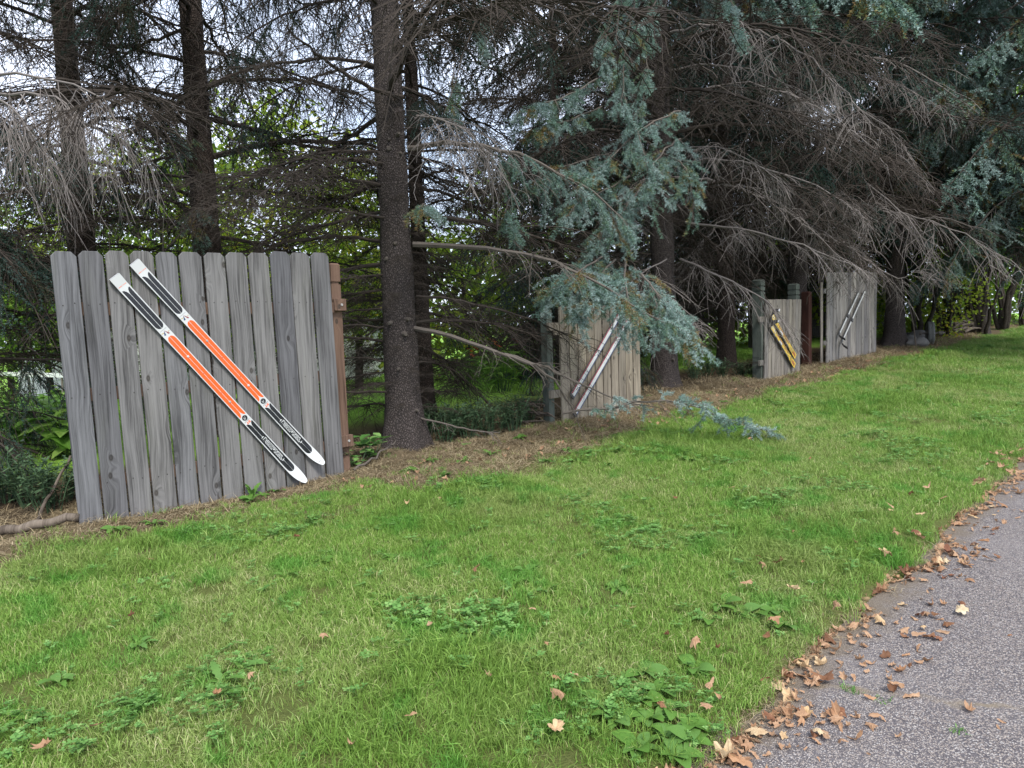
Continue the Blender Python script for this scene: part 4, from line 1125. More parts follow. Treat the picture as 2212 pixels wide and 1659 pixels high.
# dead limbs over the lawn, front light put into their pale grey
grey_kw = dict(mats=[M['twig_grey']], n2=26, len2=.75, n3=7, len3=.27, droop2=.7, droop3=.8, hang=.22, twig_r=.0038)
for i, (tr, pts) in enumerate([
        (T4, [(1480, 350, 10.8), (1600, 350, 10.2), (1760, 400, 9.8), (1880, 480, 9.6)]),
        (T4, [(1480, 480, 10.8), (1620, 500, 10.2), (1760, 540, 9.9), (1880, 590, 9.8)]),
        (T5, [(1740, 340, 13.5), (1850, 380, 12.6), (1960, 470, 12.0), (2010, 560, 11.8)]),
        (T5, [(1740, 480, 13.5), (1840, 540, 12.6), (1940, 600, 12.2), (2000, 560, 12.0)]),
        (T4, [(1480, 200, 10.8), (1620, 180, 10.2), (1760, 230, 9.8), (1900, 330, 9.6)]),
        (T5, [(1740, 200, 13.5), (1830, 220, 12.5), (1930, 290, 12.0), (1990, 380, 11.8)]),
        (T4, [(1470, 560, 10.8), (1540, 590, 10.2), (1640, 640, 9.8), (1700, 700, 9.7)]),
        (T3, [(900, 250, 6.9), (960, 260, 6.6), (1010, 285, 6.4), (1050, 330, 6.3)]),
        (T4, [(1440, 560, 10.6), (1380, 600, 9.6), (1440, 640, 9.0), (1520, 700, 8.8)])]):
    limb(tr, 'dead_limb', pts, 80 + i, r0=.022 if i < 7 else .012, r1=.004, t0=.12, **grey_kw)
for i, pts in enumerate([[(-420, 120, 5.6), (-150, 150, 5.4), (60, 165, 5.2), (200, 200, 5.1), (310, 330, 5.0)], [(-300, 200, 5.4), (-60, 200, 5.2), (120, 215, 5.1), (230, 330, 5.0)], [(-300, 130, 5.2), (-120, 170, 5.0), (10, 220, 4.9), (90, 320, 4.9)]]):
    limb(T0, 'dead_limb', pts, 95 + i, r0=.016, r1=.003, t0=.45, mats=[M['twig_grey']], n2=24, len2=.5, n3=7, len3=.24, droop2=1.1, droop3=1.2, hang=.7, twig_r=.0026)

# ------------------------------------------------------------------ leafy trees behind
def leaf_cloud(rng, n, R0, size, clumps, mat, hollow=.35):
    """leaf faces in clumps through an ellipsoid of radius R0"""
    mb = MB()
    C = rng.normal(size=(clumps, 3)); C /= np.linalg.norm(C, axis=1)[:, None]
    C *= (R0 * rng.uniform(hollow, 1, clumps) ** .6)[:, None]
    k = rng.integers(0, clumps, n)
    P = C[k] + rng.normal(0, R0 * .17, (n, 3))
    A = rng.normal(size=(n, 3)); A[:, 2] *= .5; A /= np.linalg.norm(A, axis=1)[:, None]
    N = rng.normal(size=(n, 3)) + np.array([0, 0, .8]); B = np.cross(N, A); B /= np.linalg.norm(B, axis=1)[:, None]
    s = size * rng.uniform(.6, 1.3, n)[:, None]
    tip = P + A * s + np.array([0, 0, -.15]) * s
    V = np.stack([P, P + A * s * .45 + B * s * .38, tip, P + A * s * .45 - B * s * .38], 1).reshape(-1, 3)
    ct = rng.uniform(0, 1, clumps)
    tone = np.repeat(np.clip(ct[k] * .7 + rng.uniform(0, .4, n), 0, 1), 4)
    me = bpy.data.meshes.new('crown')
    me.from_pydata(V.tolist(), [], [(4 * i, 4 * i + 1, 4 * i + 2, 4 * i + 3) for i in range(n)])
    me.materials.append(mat)
    a = me.attributes.new('tone', 'FLOAT', 'POINT'); a.data.foreach_set('value', tone.astype(np.float32)); me.update()
    return me
drng = np.random.default_rng(77)
CR_Y = [leaf_cloud(drng, 6500, 2.0, .13, 55, M['maple']) for _ in range(3)]
CR_G = [leaf_cloud(drng, 6500, 2.0, .13, 55, M['decid']) for _ in range(3)]
def leafy_tree(label, px_, py_, Y, k, crowns, trunk_r=.09, kz=1.0, name='leafy_tree', group='leafy trees in the yard behind'):
    c = at(px_, py_, Y); g = G(c.x, c.y)
    o = tag(empty(name, g, drng.uniform(0, 6.28)), label, 'tree', group)
    h = c.z - g.z
    mb = MB()
    mb.tube(resample([(0, 0, -.2), (.05, .05, h * .5), (0, .1, h + k * .6)], 8), np.linspace(trunk_r, trunk_r * .35, 8), 8)
    for i in range(7):
        a = drng.uniform(0, 6.28); z = h * drng.uniform(.45, 1.0)
        mb.tube(resample([(0, .05, z), (math.cos(a) * k * .8, math.sin(a) * k * .8, z + k * .5), (math.cos(a) * k * 1.6, math.sin(a) * k * 1.6, z + k * .8)], 6), np.linspace(trunk_r * .45, .01, 6), 5)
    mesh_obj('trunk', mb.mesh('trunk', [M['bark_shrub']], True), o)
    tag(mesh_obj('crown', crowns[int(drng.integers(len(crowns)))], o, None, (0, 0, h), (0, 0, drng.uniform(0, 6.28)), (k, k, k * kz)), kind='stuff')
    return o
leafy_tree('yellow green leafy tree behind the left pair of spruce trunks', 340, 520, 15, .95, CR_Y)
leafy_tree('yellow green leafy tree right of the second spruce trunk', 620, 480, 16, 1.15, CR_Y)
leafy_tree('yellow green leafy tree just left of the thick bare trunk', 760, 560, 14, .8, CR_Y)
leafy_tree('yellow green leafy tree seen right of the thick bare trunk', 1010, 650, 15, .95, CR_Y)
leafy_tree('dark green leafy tree low behind the picket fence posts', 470, 640, 19, 1.0, CR_G)
leafy_tree('green leafy tree at the far left edge of the yard', -90, 640, 20, 1.1, CR_G)
leafy_tree('distant green tree behind the low bushy spruce', 1130, 600, 22, 1.4, CR_G)
leafy_tree('distant green tree deep behind the big spruce trunk', 1420, 640, 24, 1.6, CR_Y)
leafy_tree('green leafy tree showing behind the short fence', 1640, 650, 23, 1.4, CR_Y)
leafy_tree('yellow green leafy tree showing above the tall fence', 1800, 560, 22, 1.2, CR_Y)
leafy_tree('leafy green tree between the tall fence and the dark shrubs', 1985, 640, 20.5, .75, CR_Y)
leafy_tree('yellow green leafy tree over the dark shrub stems', 2085, 610, 25, .9, CR_G)
leafy_tree('green leafy tree far right above the shrub stems', 2170, 560, 27, 1.2, CR_G)
leafy_tree('tall green tree high behind the far right spruces', 2120, 330, 32, 2.2, CR_G)
leafy_tree('tall distant tree behind the far right corner', 2330, 420, 30, 2.4, CR_G)

leafy_tree('low dense green tree at the left edge behind the garden', 10, 690, 15.5, .7, CR_G)
leafy_tree('low green tree left of the picket fence behind the garden', 95, 640, 17.5, .75, CR_G)
leafy_tree('yellow green tree peeping over the left end of the picket fence', 150, 520, 19, .9, CR_Y)
# ------------------------------------------------------------------ many-stemmed shrubs and old fence, far right
srng = np.random.default_rng(5)
def shrub(label, base, stems, h, crown=None, k=.5):
    g = spot(*base)
    o = tag(empty('shrub', g), label, 'shrub', 'many-stemmed shrubs at the far right')
    for i in range(stems):
        a = i * 6.28 / stems + srng.uniform(-.3, .3); sp_ = srng.uniform(.25, .9); r = srng.uniform(.035, .085)
        b = srng.uniform(-.25, .25)
        P = resample([(math.cos(a) * .1, math.sin(a) * .1, -.1), (math.cos(a + b) * sp_ * .45, math.sin(a + b) * sp_ * .45, h * .35), (math.cos(a - b) * sp_ * .8, math.sin(a - b) * sp_ * .8, h * .7), (math.cos(a) * sp_ * 1.3, math.sin(a) * sp_ * 1.3, h)], 12)
        P[1:-1] += srng.normal(0, .02, (10, 3))
        mb = MB(); mb.tube(P, np.linspace(r, r * .5, 12), 9)
        mesh_obj('stem', mb.mesh('stem', [M['bark_shrub']], True), o)
    if crown: tag(mesh_obj('crown', crown, o, None, (0, 0, h + .75), (0, 0, srng.uniform(0, 6)), (k * .75, k * .75, k * .5)), kind='stuff')
    return o
shrub('dark shrub with leaning stems behind the rocks and the old wheel', (1985, 735), 5, 2.2, CR_G[0], .55)
shrub('dark shrub with thick twisted stems right behind the old wheel', (2040, 728), 6, 2.6, CR_G[1], .6)
shrub('dark shrub with straight stems behind the stacked brushwood', (2078, 712), 5, 2.6, CR_Y[2], .5)
shrub('paler many-stemmed shrub right of the stacked brushwood', (2118, 722), 6, 2.4)
shrub('dark shrub with slanting stems at the far right edge', (2165, 712), 6, 2.4, CR_G[2], .6)
shrub('low dark shrub half out of the picture at the right edge', (2215, 705), 5, 2.4, CR_G[1], .7)

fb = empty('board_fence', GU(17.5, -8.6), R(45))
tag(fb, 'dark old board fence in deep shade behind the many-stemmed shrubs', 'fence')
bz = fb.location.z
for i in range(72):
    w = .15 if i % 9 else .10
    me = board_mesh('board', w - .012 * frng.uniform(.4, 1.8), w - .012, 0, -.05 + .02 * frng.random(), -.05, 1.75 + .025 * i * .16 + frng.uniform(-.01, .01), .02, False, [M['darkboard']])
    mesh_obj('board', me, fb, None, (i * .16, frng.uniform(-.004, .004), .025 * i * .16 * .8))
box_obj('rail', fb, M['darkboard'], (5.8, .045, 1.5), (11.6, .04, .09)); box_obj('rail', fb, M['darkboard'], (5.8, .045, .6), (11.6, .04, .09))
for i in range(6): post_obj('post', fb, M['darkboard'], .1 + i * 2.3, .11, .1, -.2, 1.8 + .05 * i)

# --- old wheel on its axle
wp = spot(2009, 742)
wh = tag(empty('old_wheel', wp, R(-22)), 'old grey rubber wheel standing upright on its axle by the rocks', 'wheel')
Rw = .285
prof = [(.18, -.055), (.23, -.075), (.272, -.068), (.285, -.045), (.285, -.018), (.277, -.014), (.277, .014), (.285, .018), (.285, .045), (.272, .068), (.23, .075), (.18, .055)]
def lathe_x(name, prof, parent, mat, n=36):
    V = []; F = []; m = len(prof)
    for i in range(n):
        a = i * 2 * math.pi / n
        for r, x in prof: V.append((x, r * math.cos(a), r * math.sin(a)))
    for i in range(n):
        for j in range(m):
            F.append((i * m + j, i * m + (j + 1) % m, ((i + 1) % n) * m + (j + 1) % m, ((i + 1) % n) * m + j))
    me = bpy.data.meshes.new(name); me.from_pydata(V, [], F); me.update()
    bm = bmesh.new(); bm.from_mesh(me); bmesh.ops.recalc_face_normals(bm, faces=bm.faces); bm.to_mesh(me); bm.free()
    o = mesh_obj(name, me, parent, mat); return o
ty = lathe_x('tyre', prof, wh, M['tyre']); ty.location = (0, 0, Rw - .03)
rm = lathe_x('rim', [(.03, -.05), (.05, -.03), (.15, -.02), (.185, -.05), (.19, -.05), (.19, .05), (.185, .05), (.15, .0), (.05, .01), (.03, .05)], wh, M['iron']); rm.location = (0, 0, Rw - .03)
ax = lathe_x('axle', [(.0, -.24), (.045, -.24), (.05, -.19), (.022, -.18), (.022, .18), (.05, .19), (.05, .27), (.025, .28), (.02, .33), (.0, .33)], wh, M['iron'], 14); ax.location = (0, 0, Rw - .03)

# --- field stones
ROCK = []
for i in range(4):
    bm = bmesh.new(); bmesh.ops.create_icosphere(bm, subdivisions=3, radius=1)
    for v in bm.verts:
        p = v.co; v.co = p * (1 + .12 * math.sin(2.1 * p.x + i) + .10 * math.sin(2.7 * p.y + 2 * i) + .05 * math.sin(6 * p.z + i))
    me = bpy.data.meshes.new('rock'); bm.to_mesh(me); bm.free()
    me.polygons.foreach_set('use_smooth', [True] * len(me.polygons)); me.materials.append(M['rock']); ROCK.append(me)
for i, (a, b, w, what) in enumerate([(1938, 738, .17, 'round grey field stone nearest the tall fence'), (1950, 744, .19, 'pale grey field stone at the front left of the rock pile'), (1963, 741, .22, 'large pale field stone in the middle of the rock pile'), (1958, 734, .20, 'grey field stone at the back of the rock pile'),
                                      (1978, 738, .33, 'biggest dark grey boulder of the rock pile'), (1972, 747, .18, 'flat dark field stone at the front of the rock pile'), (1986, 746, .20, 'small grey field stone below the biggest boulder'), (1992, 740, .17, 'grey field stone right of the biggest boulder'), (1999, 738, .18, 'field stone beside the old wheel'), (1945, 748, .14, 'small low stone at the left foot of the rock pile')]):
    g = spot(a, b)
    tag(mesh_obj('rock', ROCK[i % 4], None, None, g + Vector((0, 0, w * .3)), (0, 0, i * 1.3), (w, w * .8, w * .62)), what, 'rock', 'field stones by the old wheel')
g = spot(1979, 750); t = at(1962, 648, g.y + .5)
mb = MB(); mb.tube(resample([g, (g + t) / 2 + Vector((.02, 0, 0)), t], 8), np.linspace(.018, .014, 8), 7)
tag(mesh_obj('wooden_pole', mb.mesh('wooden_pole', [M['log']])), 'thin wooden pole stuck upright among the field stones', 'pole')

# --- stacked brushwood
def brush_pile(label, a, b, n, height, r0, r1, mat):
    A, Bv = spot(*a), spot(*b)
    L = (Bv - A).length; d = (Bv - A).normalized(); rz = math.atan2(d.y, d.x)
    o = tag(empty('brush_pile', A, rz), label, 'brush pile')
    pr = random.Random(n * 7)
    for i in range(n):
        x0 = pr.uniform(-.15, L * .35); l = pr.uniform(.5, 1) * L * .8; z = pr.uniform(.02, height) ; y = pr.uniform(-.22, .22) * (1 - .5 * z / height)
        P = resample([(x0, y, z * pr.uniform(.5, 1)), (x0 + l * .5, y + pr.uniform(-.05, .05), z + pr.uniform(-.02, .04)), (x0 + l, y + pr.uniform(-.12, .12), z * pr.uniform(.6, 1.1))], 6)
        m_ = MB(); r = pr.uniform(r0, r1); m_.tube(P, np.linspace(r, r * .6, 6), 6)
        mesh_obj('stick', m_.mesh('stick', [mat]), o)
    return o
brush_pile('stack of cut branches lying between the dark shrubs at far right', (2055, 726), (2112, 719), 34, .42, .015, .035, M['log'])
brush_pile('low dark heap of sticks left of the tan fence panel', (1125, 912), (1205, 915), 30, .25, .006, .014, M['log'])

# --- log, sticks
def stick(name, label, pts, r0, r1, mat, cat, wob=.01):
    P = resample([Vector(p) for p in pts], 12); P[1:-1] += srng.normal(0, wob, (10, 3))
    m_ = MB(); m_.tube(P, np.linspace(r0, r1, 12), 9)
    return tag(mesh_obj(name, m_.mesh(name, [mat], True)), label, cat)
la, lb = spot(-120, 1185), spot(172, 1135)
stick('fallen_log', 'fallen bark-covered log on the ground left of the picket fence', [la + Vector((0, 0, .03)), (la + lb) / 2 + Vector((0, 0, .05)), lb + Vector((0, 0, .05))], .034, .028, M['log'], 'log')
g = spot(70, 1138); stick('leaning_stick', 'thin brown stick leaning against the left end of the picket fence', [g, at(105, 1075, g.y + .2), at(152, 985, g.y + .42)], .014, .008, M['log'], 'stick', .006)
g = spot(765, 1020); stick('fallen_stick', 'broken stick lying among leaves at the foot of the thick trunk', [g + Vector((0, 0, .02)), at(815, 985, g.y + .3), at(855, 952, g.y + .55)], .012, .006, M['limb'], 'stick', .008)

# ------------------------------------------------------------------ the yard behind: house, garden
hb = at(800, 850, 19.0)
hz = hb.z
hs = tag(empty('house', (-13.2, 19.0, hz)), 'white sided house behind the trees with a black base strip', 'house')
Wd = 9.5
box_obj('base_strip', hs, M['black'], (Wd / 2, .12, .12), (Wd, .2, .26), None, 0)
clap = MB(); clap.add([(0, -.022, 0), (Wd, -.022, 0), (Wd, 0, .215), (0, 0, .215), (0, .02, 0), (Wd, .02, 0), (Wd, .02, .215), (0, .02, .215)], [(0, 1, 2, 3), (1, 0, 4, 5), (3, 2, 6, 7), (0, 3, 7, 4), (2, 1, 5, 6)])
clap = clap.mesh('siding_board', [M['siding']])
for i in range(13): mesh_obj('siding_board', clap, hs, None, (0, 0, .25 + i * .2))
box_obj('wall', hs, M['siding'], (Wd / 2, 2.1, 1.4), (Wd - .04, 4.0, 2.75), None, 0)
for x0 in (4.6, 6.4, 8.0):
    w = box_obj('window', hs, M['white_rail'], (x0, -.03, 1.75), (1.1, .08, 1.2)); box_obj('pane', w, M['glass'], (0, -.03, 0), (.92, .04, 1.02), None, 0)
rb = MB(); rb.add([(-.4, -.5, 2.72), (Wd + .4, -.5, 2.72), (Wd + .4, 2.1, 3.9), (-.4, 2.1, 3.9), (-.4, 4.7, 2.72), (Wd + .4, 4.7, 2.72), (-.4, -.5, 2.62), (Wd + .4, -.5, 2.62), (Wd + .4, 4.7, 2.62), (-.4, 4.7, 2.62)],
                  [(0, 1, 2, 3), (3, 2, 5, 4), (0, 6, 7, 1), (6, 9, 8, 7), (4, 5, 8, 9), (1, 7, 8, 5, 2), (0, 3, 4, 9, 6)])
mesh_obj('roof', rb.mesh('roof', [M['roof']]), hs)

def plant(name, label, cat, loc, seed, n, h, spread, leaf, mat, droop=.4, up=.7, group=None, stem_mat=None, leaf_n=8, flowers=0):
    """clump of stems with leaves on them"""
    rg = np.random.default_rng(seed)
    o = tag(empty(name, loc), label, cat, group)
    st = MB(); lf = MB()
    for i in range(n):
        a = rg.uniform(0, 6.28); l = h * rg.uniform(.6, 1.1); s_ = spread * rg.uniform(.1, 1)
        P = resample([(math.cos(a) * s_ * .3, math.sin(a) * s_ * .3, 0), (math.cos(a) * s_ * .6, math.sin(a) * s_ * .6, l * .6), (math.cos(a) * s_, math.sin(a) * s_, l * (1 - droop * .2))], 6)
        st.tube(P, np.linspace(.005, .002, 6), 3)
        for j in range(leaf_n):
            t = .15 + .85 * (j + rg.uniform()) / leaf_n; k = min(int(t * 5), 4); b = P[k] + (P[k + 1] - P[k]) * (t * 5 - k)
            d = rg.uniform(0, 6.28); D = np.array([math.cos(d), math.sin(d), up * rg.uniform(-.3, 1)]); D /= np.linalg.norm(D)
            W = np.cross(D, [0, 0, 1.]); W /= np.linalg.norm(W) + 1e-6; Lf = leaf[0] * rg.uniform(.6, 1.2); w = leaf[1] * rg.uniform(.7, 1.2)
            Zd = np.array([0, 0, -1.]) * Lf
            lf.add([b, b + D * Lf * .35 + W * w * .5 + Zd * .02, b + D * Lf * .7 + W * w * .35 + Zd * droop * .25, b + D * Lf + Zd * droop * .6, b + D * Lf * .7 - W * w * .35 + Zd * droop * .25, b + D * Lf * .35 - W * w * .5 + Zd * .02, b + D * Lf * .5 + Zd * (droop * .12 + .06)],
                   [(0, 1, 6), (1, 2, 6), (2, 3, 6), (3, 4, 6), (4, 5, 6), (5, 0, 6)], 0, float(rg.uniform(0, 1)))
    mesh_obj('stems', st.mesh('stems', [M['weed_dull']]), o)
    tag(mesh_obj('foliage', lf.mesh('foliage', [M[mat]]), o), kind='stuff')
    for i in range(flowers):
        f_ = MB(); a = rg.uniform(0, 6.28)
        for q in range(6):
            t = q * 1.047; f_.add([(0, 0, 0), (math.cos(t) * .04 - math.sin(t) * .015, math.sin(t) * .04 + math.cos(t) * .015, .02), (math.cos(t) * .07, math.sin(t) * .07, .015), (math.cos(t) * .04 + math.sin(t) * .015, math.sin(t) * .04 - math.cos(t) * .015, .02)], [(0, 1, 2, 3)], 0, float(rg.uniform()))
        mesh_obj('flower', f_.mesh('flower', [M['flower']]), o, None, (math.cos(a) * spread * .7, math.sin(a) * spread * .7, h * rg.uniform(.9, 1.1)), (rg.uniform(-.6, .6), .5, 0))
    return o
def plant_px(name, label, cat, a, b, Y, *args, **kw):
    c = at(a, b, Y); g = G(c.x, c.y); return plant(name, label, cat, g, *args, **kw)
# vegetable and flower clumps, left of the picket fence and between the trunks
gl = [(-60, 900, 9.5, 1), (20, 900, 10.5, 2), (75, 900, 11.5, 3), (120, 900, 9.0, 4), (40, 900, 8.0, 5), (-20, 900, 12.5, 6), (100, 900, 13.5, 7), (150, 900, 12.0, 8), (10, 900, 15, 9), (140, 900, 15.5, 10)]
words = ['leftmost', 'low', 'tall', 'dense', 'nearest', 'hidden', 'far', 'rounded', 'farthest left', 'farthest right']
for (a, b, Y, sd), wd in zip(gl, words):
    plant_px('vegetable_plant', '%s bright green vegetable plant in the garden left of the picket fence' % wd, 'plant', a, b, Y, sd, 14, .55, .5, (.20, .15), 'garden', .7, .5, group='garden plants behind the left trunks', leaf_n=7)
plant_px('squash_plant', 'big leaved squash plant just left of the picket fence foot', 'plant', 140, 1000, 6.6, 31, 9, .5, .3, (.26, .20), 'garden', .8, .5, leaf_n=3)
plant_px('daylily_clump', 'clump of arching green blades with orange flowers behind the sticks', 'plant', 1085, 900, 10.5, 32, 40, .7, .55, (.30, .03), 'garden', .6, .9, leaf_n=4, flowers=4)
plant_px('daylily_clump', 'arching green blades left of the flowering clump', 'plant', 1010, 900, 11.0, 33, 34, .6, .5, (.28, .03), 'garden', .6, .9, leaf_n=4, flowers=2)
plant_px('garden_shrub', 'rounded bright shrub in the yard behind the picket fence', 'shrub', 300, 850, 13, 34, 24, .9, .8, (.14, .10), 'garden', .5, .6, leaf_n=12)
plant_px('garden_shrub', 'rounded green shrub in front of the white house', 'shrub', 640, 850, 17, 35, 24, 1.0, .9, (.15, .11), 'garden', .5, .6, leaf_n=12)
# dull weeds round the trunks
wl_ = [(930, 925, 7.5), (985, 925, 7.4), (1040, 920, 7.6), (1090, 915, 7.7), (1140, 912, 7.9), (960, 955, 7.1), (1010, 945, 7.3), (1110, 935, 7.5), (1060, 940, 7.35), (905, 950, 7.2),
       (20, 1120, 5.2), (70, 1115, 5.1), (110, 1120, 5.0), (140, 1095, 5.2), (-30, 1130, 5.0), (1500, 815, 11.5), (1560, 815, 11.7), (1600, 812, 11.8), (1530, 808, 12.2), (1625, 818, 11.7)]
wn_ = ['tall', 'leaning', 'dense', 'spreading', 'thin', 'front', 'low', 'pale', 'broad', 'shaded', 'feathery', 'bushy', 'ragged', 'upright', 'edge', 'small', 'dark', 'grassy', 'back', 'last']
for i, (a, b, Y) in enumerate(wl_):
    c = at(a, b, Y); g = G(c.x, c.y)
    where = 'right of the thick bare trunk' if i < 10 else ('at the left foot of the picket fence' if i < 15 else 'left of the short fence panel')
    plant('weed_clump', '%s dull green weed clump %s' % (wn_[i], where), 'weed', g, 200 + i, 16, .38 if i < 15 else .3, .26, (.075, .022), 'weed_dull', .3, .8, group='weed clumps along the fence line', leaf_n=14)
plant_px('bramble', 'low broad-leaved bramble at the foot of the thick trunk', 'weed', 800, 990, 6.45, 260, 7, .28, .32, (.13, .11), 'weed', .5, .4, leaf_n=4)
plant_px('bramble', 'low broad-leaved bramble beside the right fence post', 'weed', 770, 1020, 6.2, 261, 7, .2, .25, (.09, .075), 'weed', .5, .4, leaf_n=4)

# white garden rails and a timber edge, left
def rail_run(name, label, a, b, r, mat, cat, posts=0, ph=.6):
    A, B_ = at(*a), at(*b)
    o = tag(empty(name, A), label, cat)
    m_ = MB(); m_.box((0, 0, 0), ((B_ - A).length, r, r * 1.6)); d = B_ - A
    mesh_obj('rail', m_.mesh('rail', [mat]), o, None, d / 2, (0, -math.asin(d.z / d.length), math.atan2(d.y, d.x)))
    for i in range(posts):
        p = d * ((i + .5) / posts); gx = A + p
        m2 = MB(); hh = max(.1, gx.z - float(gz(gx.x, gx.y)) + .1); m2.box((0, 0, -hh / 2 + .05), (.03, .03, hh)); mesh_obj('post', m2.mesh('post', [M['iron']]), o, None, p)
    return o
rail_run('garden_rail', 'white rail across the garden, the farther one', (-40, 806, 15), (170, 812, 14), .05, M['white_rail'], 'rail', 3)
rail_run('garden_rail', 'pale rail across the garden, the nearer one', (-40, 960, 8.3), (170, 944, 8.0), .03, M['white_rail'], 'rail', 3)
rail_run('timber_edge', 'dark old timber edging the garden bed left of the fence', (-60, 1062, 6.2), (170, 1045, 6.3), .07, M['darkboard'], 'timber', 0)
# wire mesh below the nearer rail
wm = MB(); A, B_ = at(-40, 962, 8.3), at(170, 946, 8.0)
for i in range(40):
    p = A + (B_ - A) * (i / 39); wm.tube([p, Vector((p.x, p.y, p.z - .55))], .0015, 3)
for j in range(7): wm.tube([A - Vector((0, 0, .08 * j + .04)), B_ - Vector((0, 0, .08 * j + .04))], .0015, 3)
tag(mesh_obj('wire_fence', wm.mesh('wire_fence', [M['iron']])), 'thin wire mesh hung below the nearer garden rail', 'wire fence')

# ------------------------------------------------------------------ lawn weeds with separate leaves
def blade_leaf(L, w, lobed=0, cup=.25, n=7):
    V = []; F = []
    for i in range(n):
        t = i / (n - 1); ww = w * (math.sin(math.pi * min(1, t * .93 + .05)) ** .75) * (1 + lobed * (-.45 if i % 2 else .25)) + .003
        z = L * (.55 * t - .62 * t * t); x = L * t
        V += [(x, -ww / 2, z + cup * ww * .5), (x, 0, z), (x, ww / 2, z + cup * ww * .5)]
    for i in range(n - 1):
        a = i * 3; F += [(a, a + 3, a + 4, a + 1), (a + 1, a + 4, a + 5, a + 2)]
    me = bpy.data.meshes.new('leaf'); me.from_pydata(V, [], F); me.materials.append(M['broad'])
    me.polygons.foreach_set('use_smooth', [True] * len(F)); me.update(); return me
PL = [blade_leaf(.075, .045), blade_leaf(.06, .038, 0, .4), blade_leaf(.085, .05, 0, .15)]
DL = [blade_leaf(.10, .026, .7, .2, 11), blade_leaf(.075, .022, .8, .3, 11)]
wrng = random.Random(4)
ORD = ['first', 'second', 'third', 'fourth', 'fifth', 'sixth', 'seventh', 'eighth', 'ninth', 'tenth', 'eleventh', 'twelfth', 'thirteenth', 'fourteenth']
def ordered(spots, rows, text):
    """a label for every spot: its row on the lawn and its place from the left in that row"""
    out = {}
    for lo, hi, where in rows:
        q = sorted(p for p in spots if lo <= p[1] < hi)
        for i, p in enumerate(q): out[p] = text % (ORD[i] + ' from the left', where) if len(q) > 1 else text % ('the only one', where)
    return [(p, out[p]) for p in spots]
def rosette(name, label, g, leaves, n, k, group):
    o = tag(empty(name, g, wrng.uniform(0, 6.28)), label, 'weed', group)
    for i in range(n):
        a = i * 2.4 + wrng.uniform(-.4, .4); s_ = k * wrng.uniform(.6, 1.15)
        mesh_obj('leaf', leaves[wrng.randrange(len(leaves))], o, None, (math.cos(a) * .008, math.sin(a) * .008, .01), (wrng.uniform(-.3, .3), wrng.uniform(-.55, .1), a), (s_, s_, s_))
    return o
spots = [(1440, 1600), (1490, 1575), (1400, 1560), (1380, 1520), (1330, 1560), (1445, 1540), (1500, 1610), (1300, 1530), (1390, 1460), (1420, 1500), (1500, 1450), (1560, 1310), (1600, 1330), (1640, 1335), (1690, 1360), (1675, 1330), (1530, 1345), (1380, 1625), (1460, 1640), (1350, 1480)]
for (a, b), lb_ in ordered(spots, [(0, 1400, 'cluster up the path edge'), (1400, 1530, 'back of the corner cluster'), (1530, 2000, 'front of the corner cluster')], 'plantain weed, %s in the %s'):
    far = b < 1400
    rosette('plantain_weed', lb_, spot(a, b), PL, wrng.randint(6, 9), 1.05, 'plantains by the path, upper cluster' if far else 'plantains by the path, corner cluster')
spots = [(1150, 1265), (1135, 1240), (1180, 1285), (1330, 1275), (1000, 1430), (980, 1400), (480, 1480), (470, 1510), (520, 1450), (130, 1480), (60, 1560), (620, 1250), (700, 1220), (560, 1420), (300, 1530), (850, 1210), (300, 1400), (930, 1000), (820, 1300)]
for (a, b), lb_ in ordered(spots, [(0, 1320, 'far part of the lawn'), (1320, 1470, 'middle of the lawn'), (1470, 2000, 'near part of the lawn')], 'toothed dandelion weed, %s on the %s'): rosette('dandelion_weed', lb_, spot(a, b), DL + PL[1:2], wrng.randint(6, 9), 1.0, 'dandelions in the open lawn')
spots = [(1250, 1000), (1280, 985), (1310, 1010), (1225, 975), (1180, 1000), (1340, 980), (1400, 985), (1000, 1000), (1060, 985), (960, 1030), (1120, 950), (1370, 940), (1450, 960), (1490, 1000), (880, 1020), (1750, 865), (1800, 870), (1700, 850), (1880, 850), (1560, 870), (570, 1075), (540, 1085), (600, 1065), (330, 1135), (250, 1150)]
for (a, b), lb_ in ordered(spots, [(0, 900, 'far thatch below the distant fences'), (900, 990, 'thatch nearest the tan fence'), (990, 1040, 'front edge of the brown thatch'), (1040, 2000, 'foot of the picket fence')], 'green leafy weed, %s at the %s'): rosette('leafy_weed', lb_, spot(a, b), DL + PL, wrng.randint(5, 8), 1.1, 'weeds in the thatch strip')
o = rosette('fence_weed', 'upright green weed in front of the seventh picket', spot(545, 1078), [DL[0], PL[2]], 4, 1.3, None)
for c in o.children: c.rotation_euler[1] = -1.0 + wrng.uniform(-.2, .2)
spots = [(1745, 1500), (1835, 1535), (2000, 1620), (1790, 1535), (1960, 1180)]
MO = [blade_set(rng, 26, .03, .01, .03, .004, 1.0, [M['weed']]) for _ in range(2)]
for i, (a, b) in enumerate([(1830, 1480), (1842, 1486), (1905, 1508), (2070, 1575), (2010, 1170)]):
    p = spot(a, b); p.z = on_path(*UV(p.x, p.y)).z
    tag(mesh_obj('moss_tuft', MO[i % 2], None, None, p, (0, 0, i), (1.1,) * 3), 'tiny green weed tuft growing in the path crack' if i < 3 else ('tiny green weed tuft alone on the open path' if i == 3 else 'small weed tuft on the path farther up'), 'weed', 'weed tufts on the path')

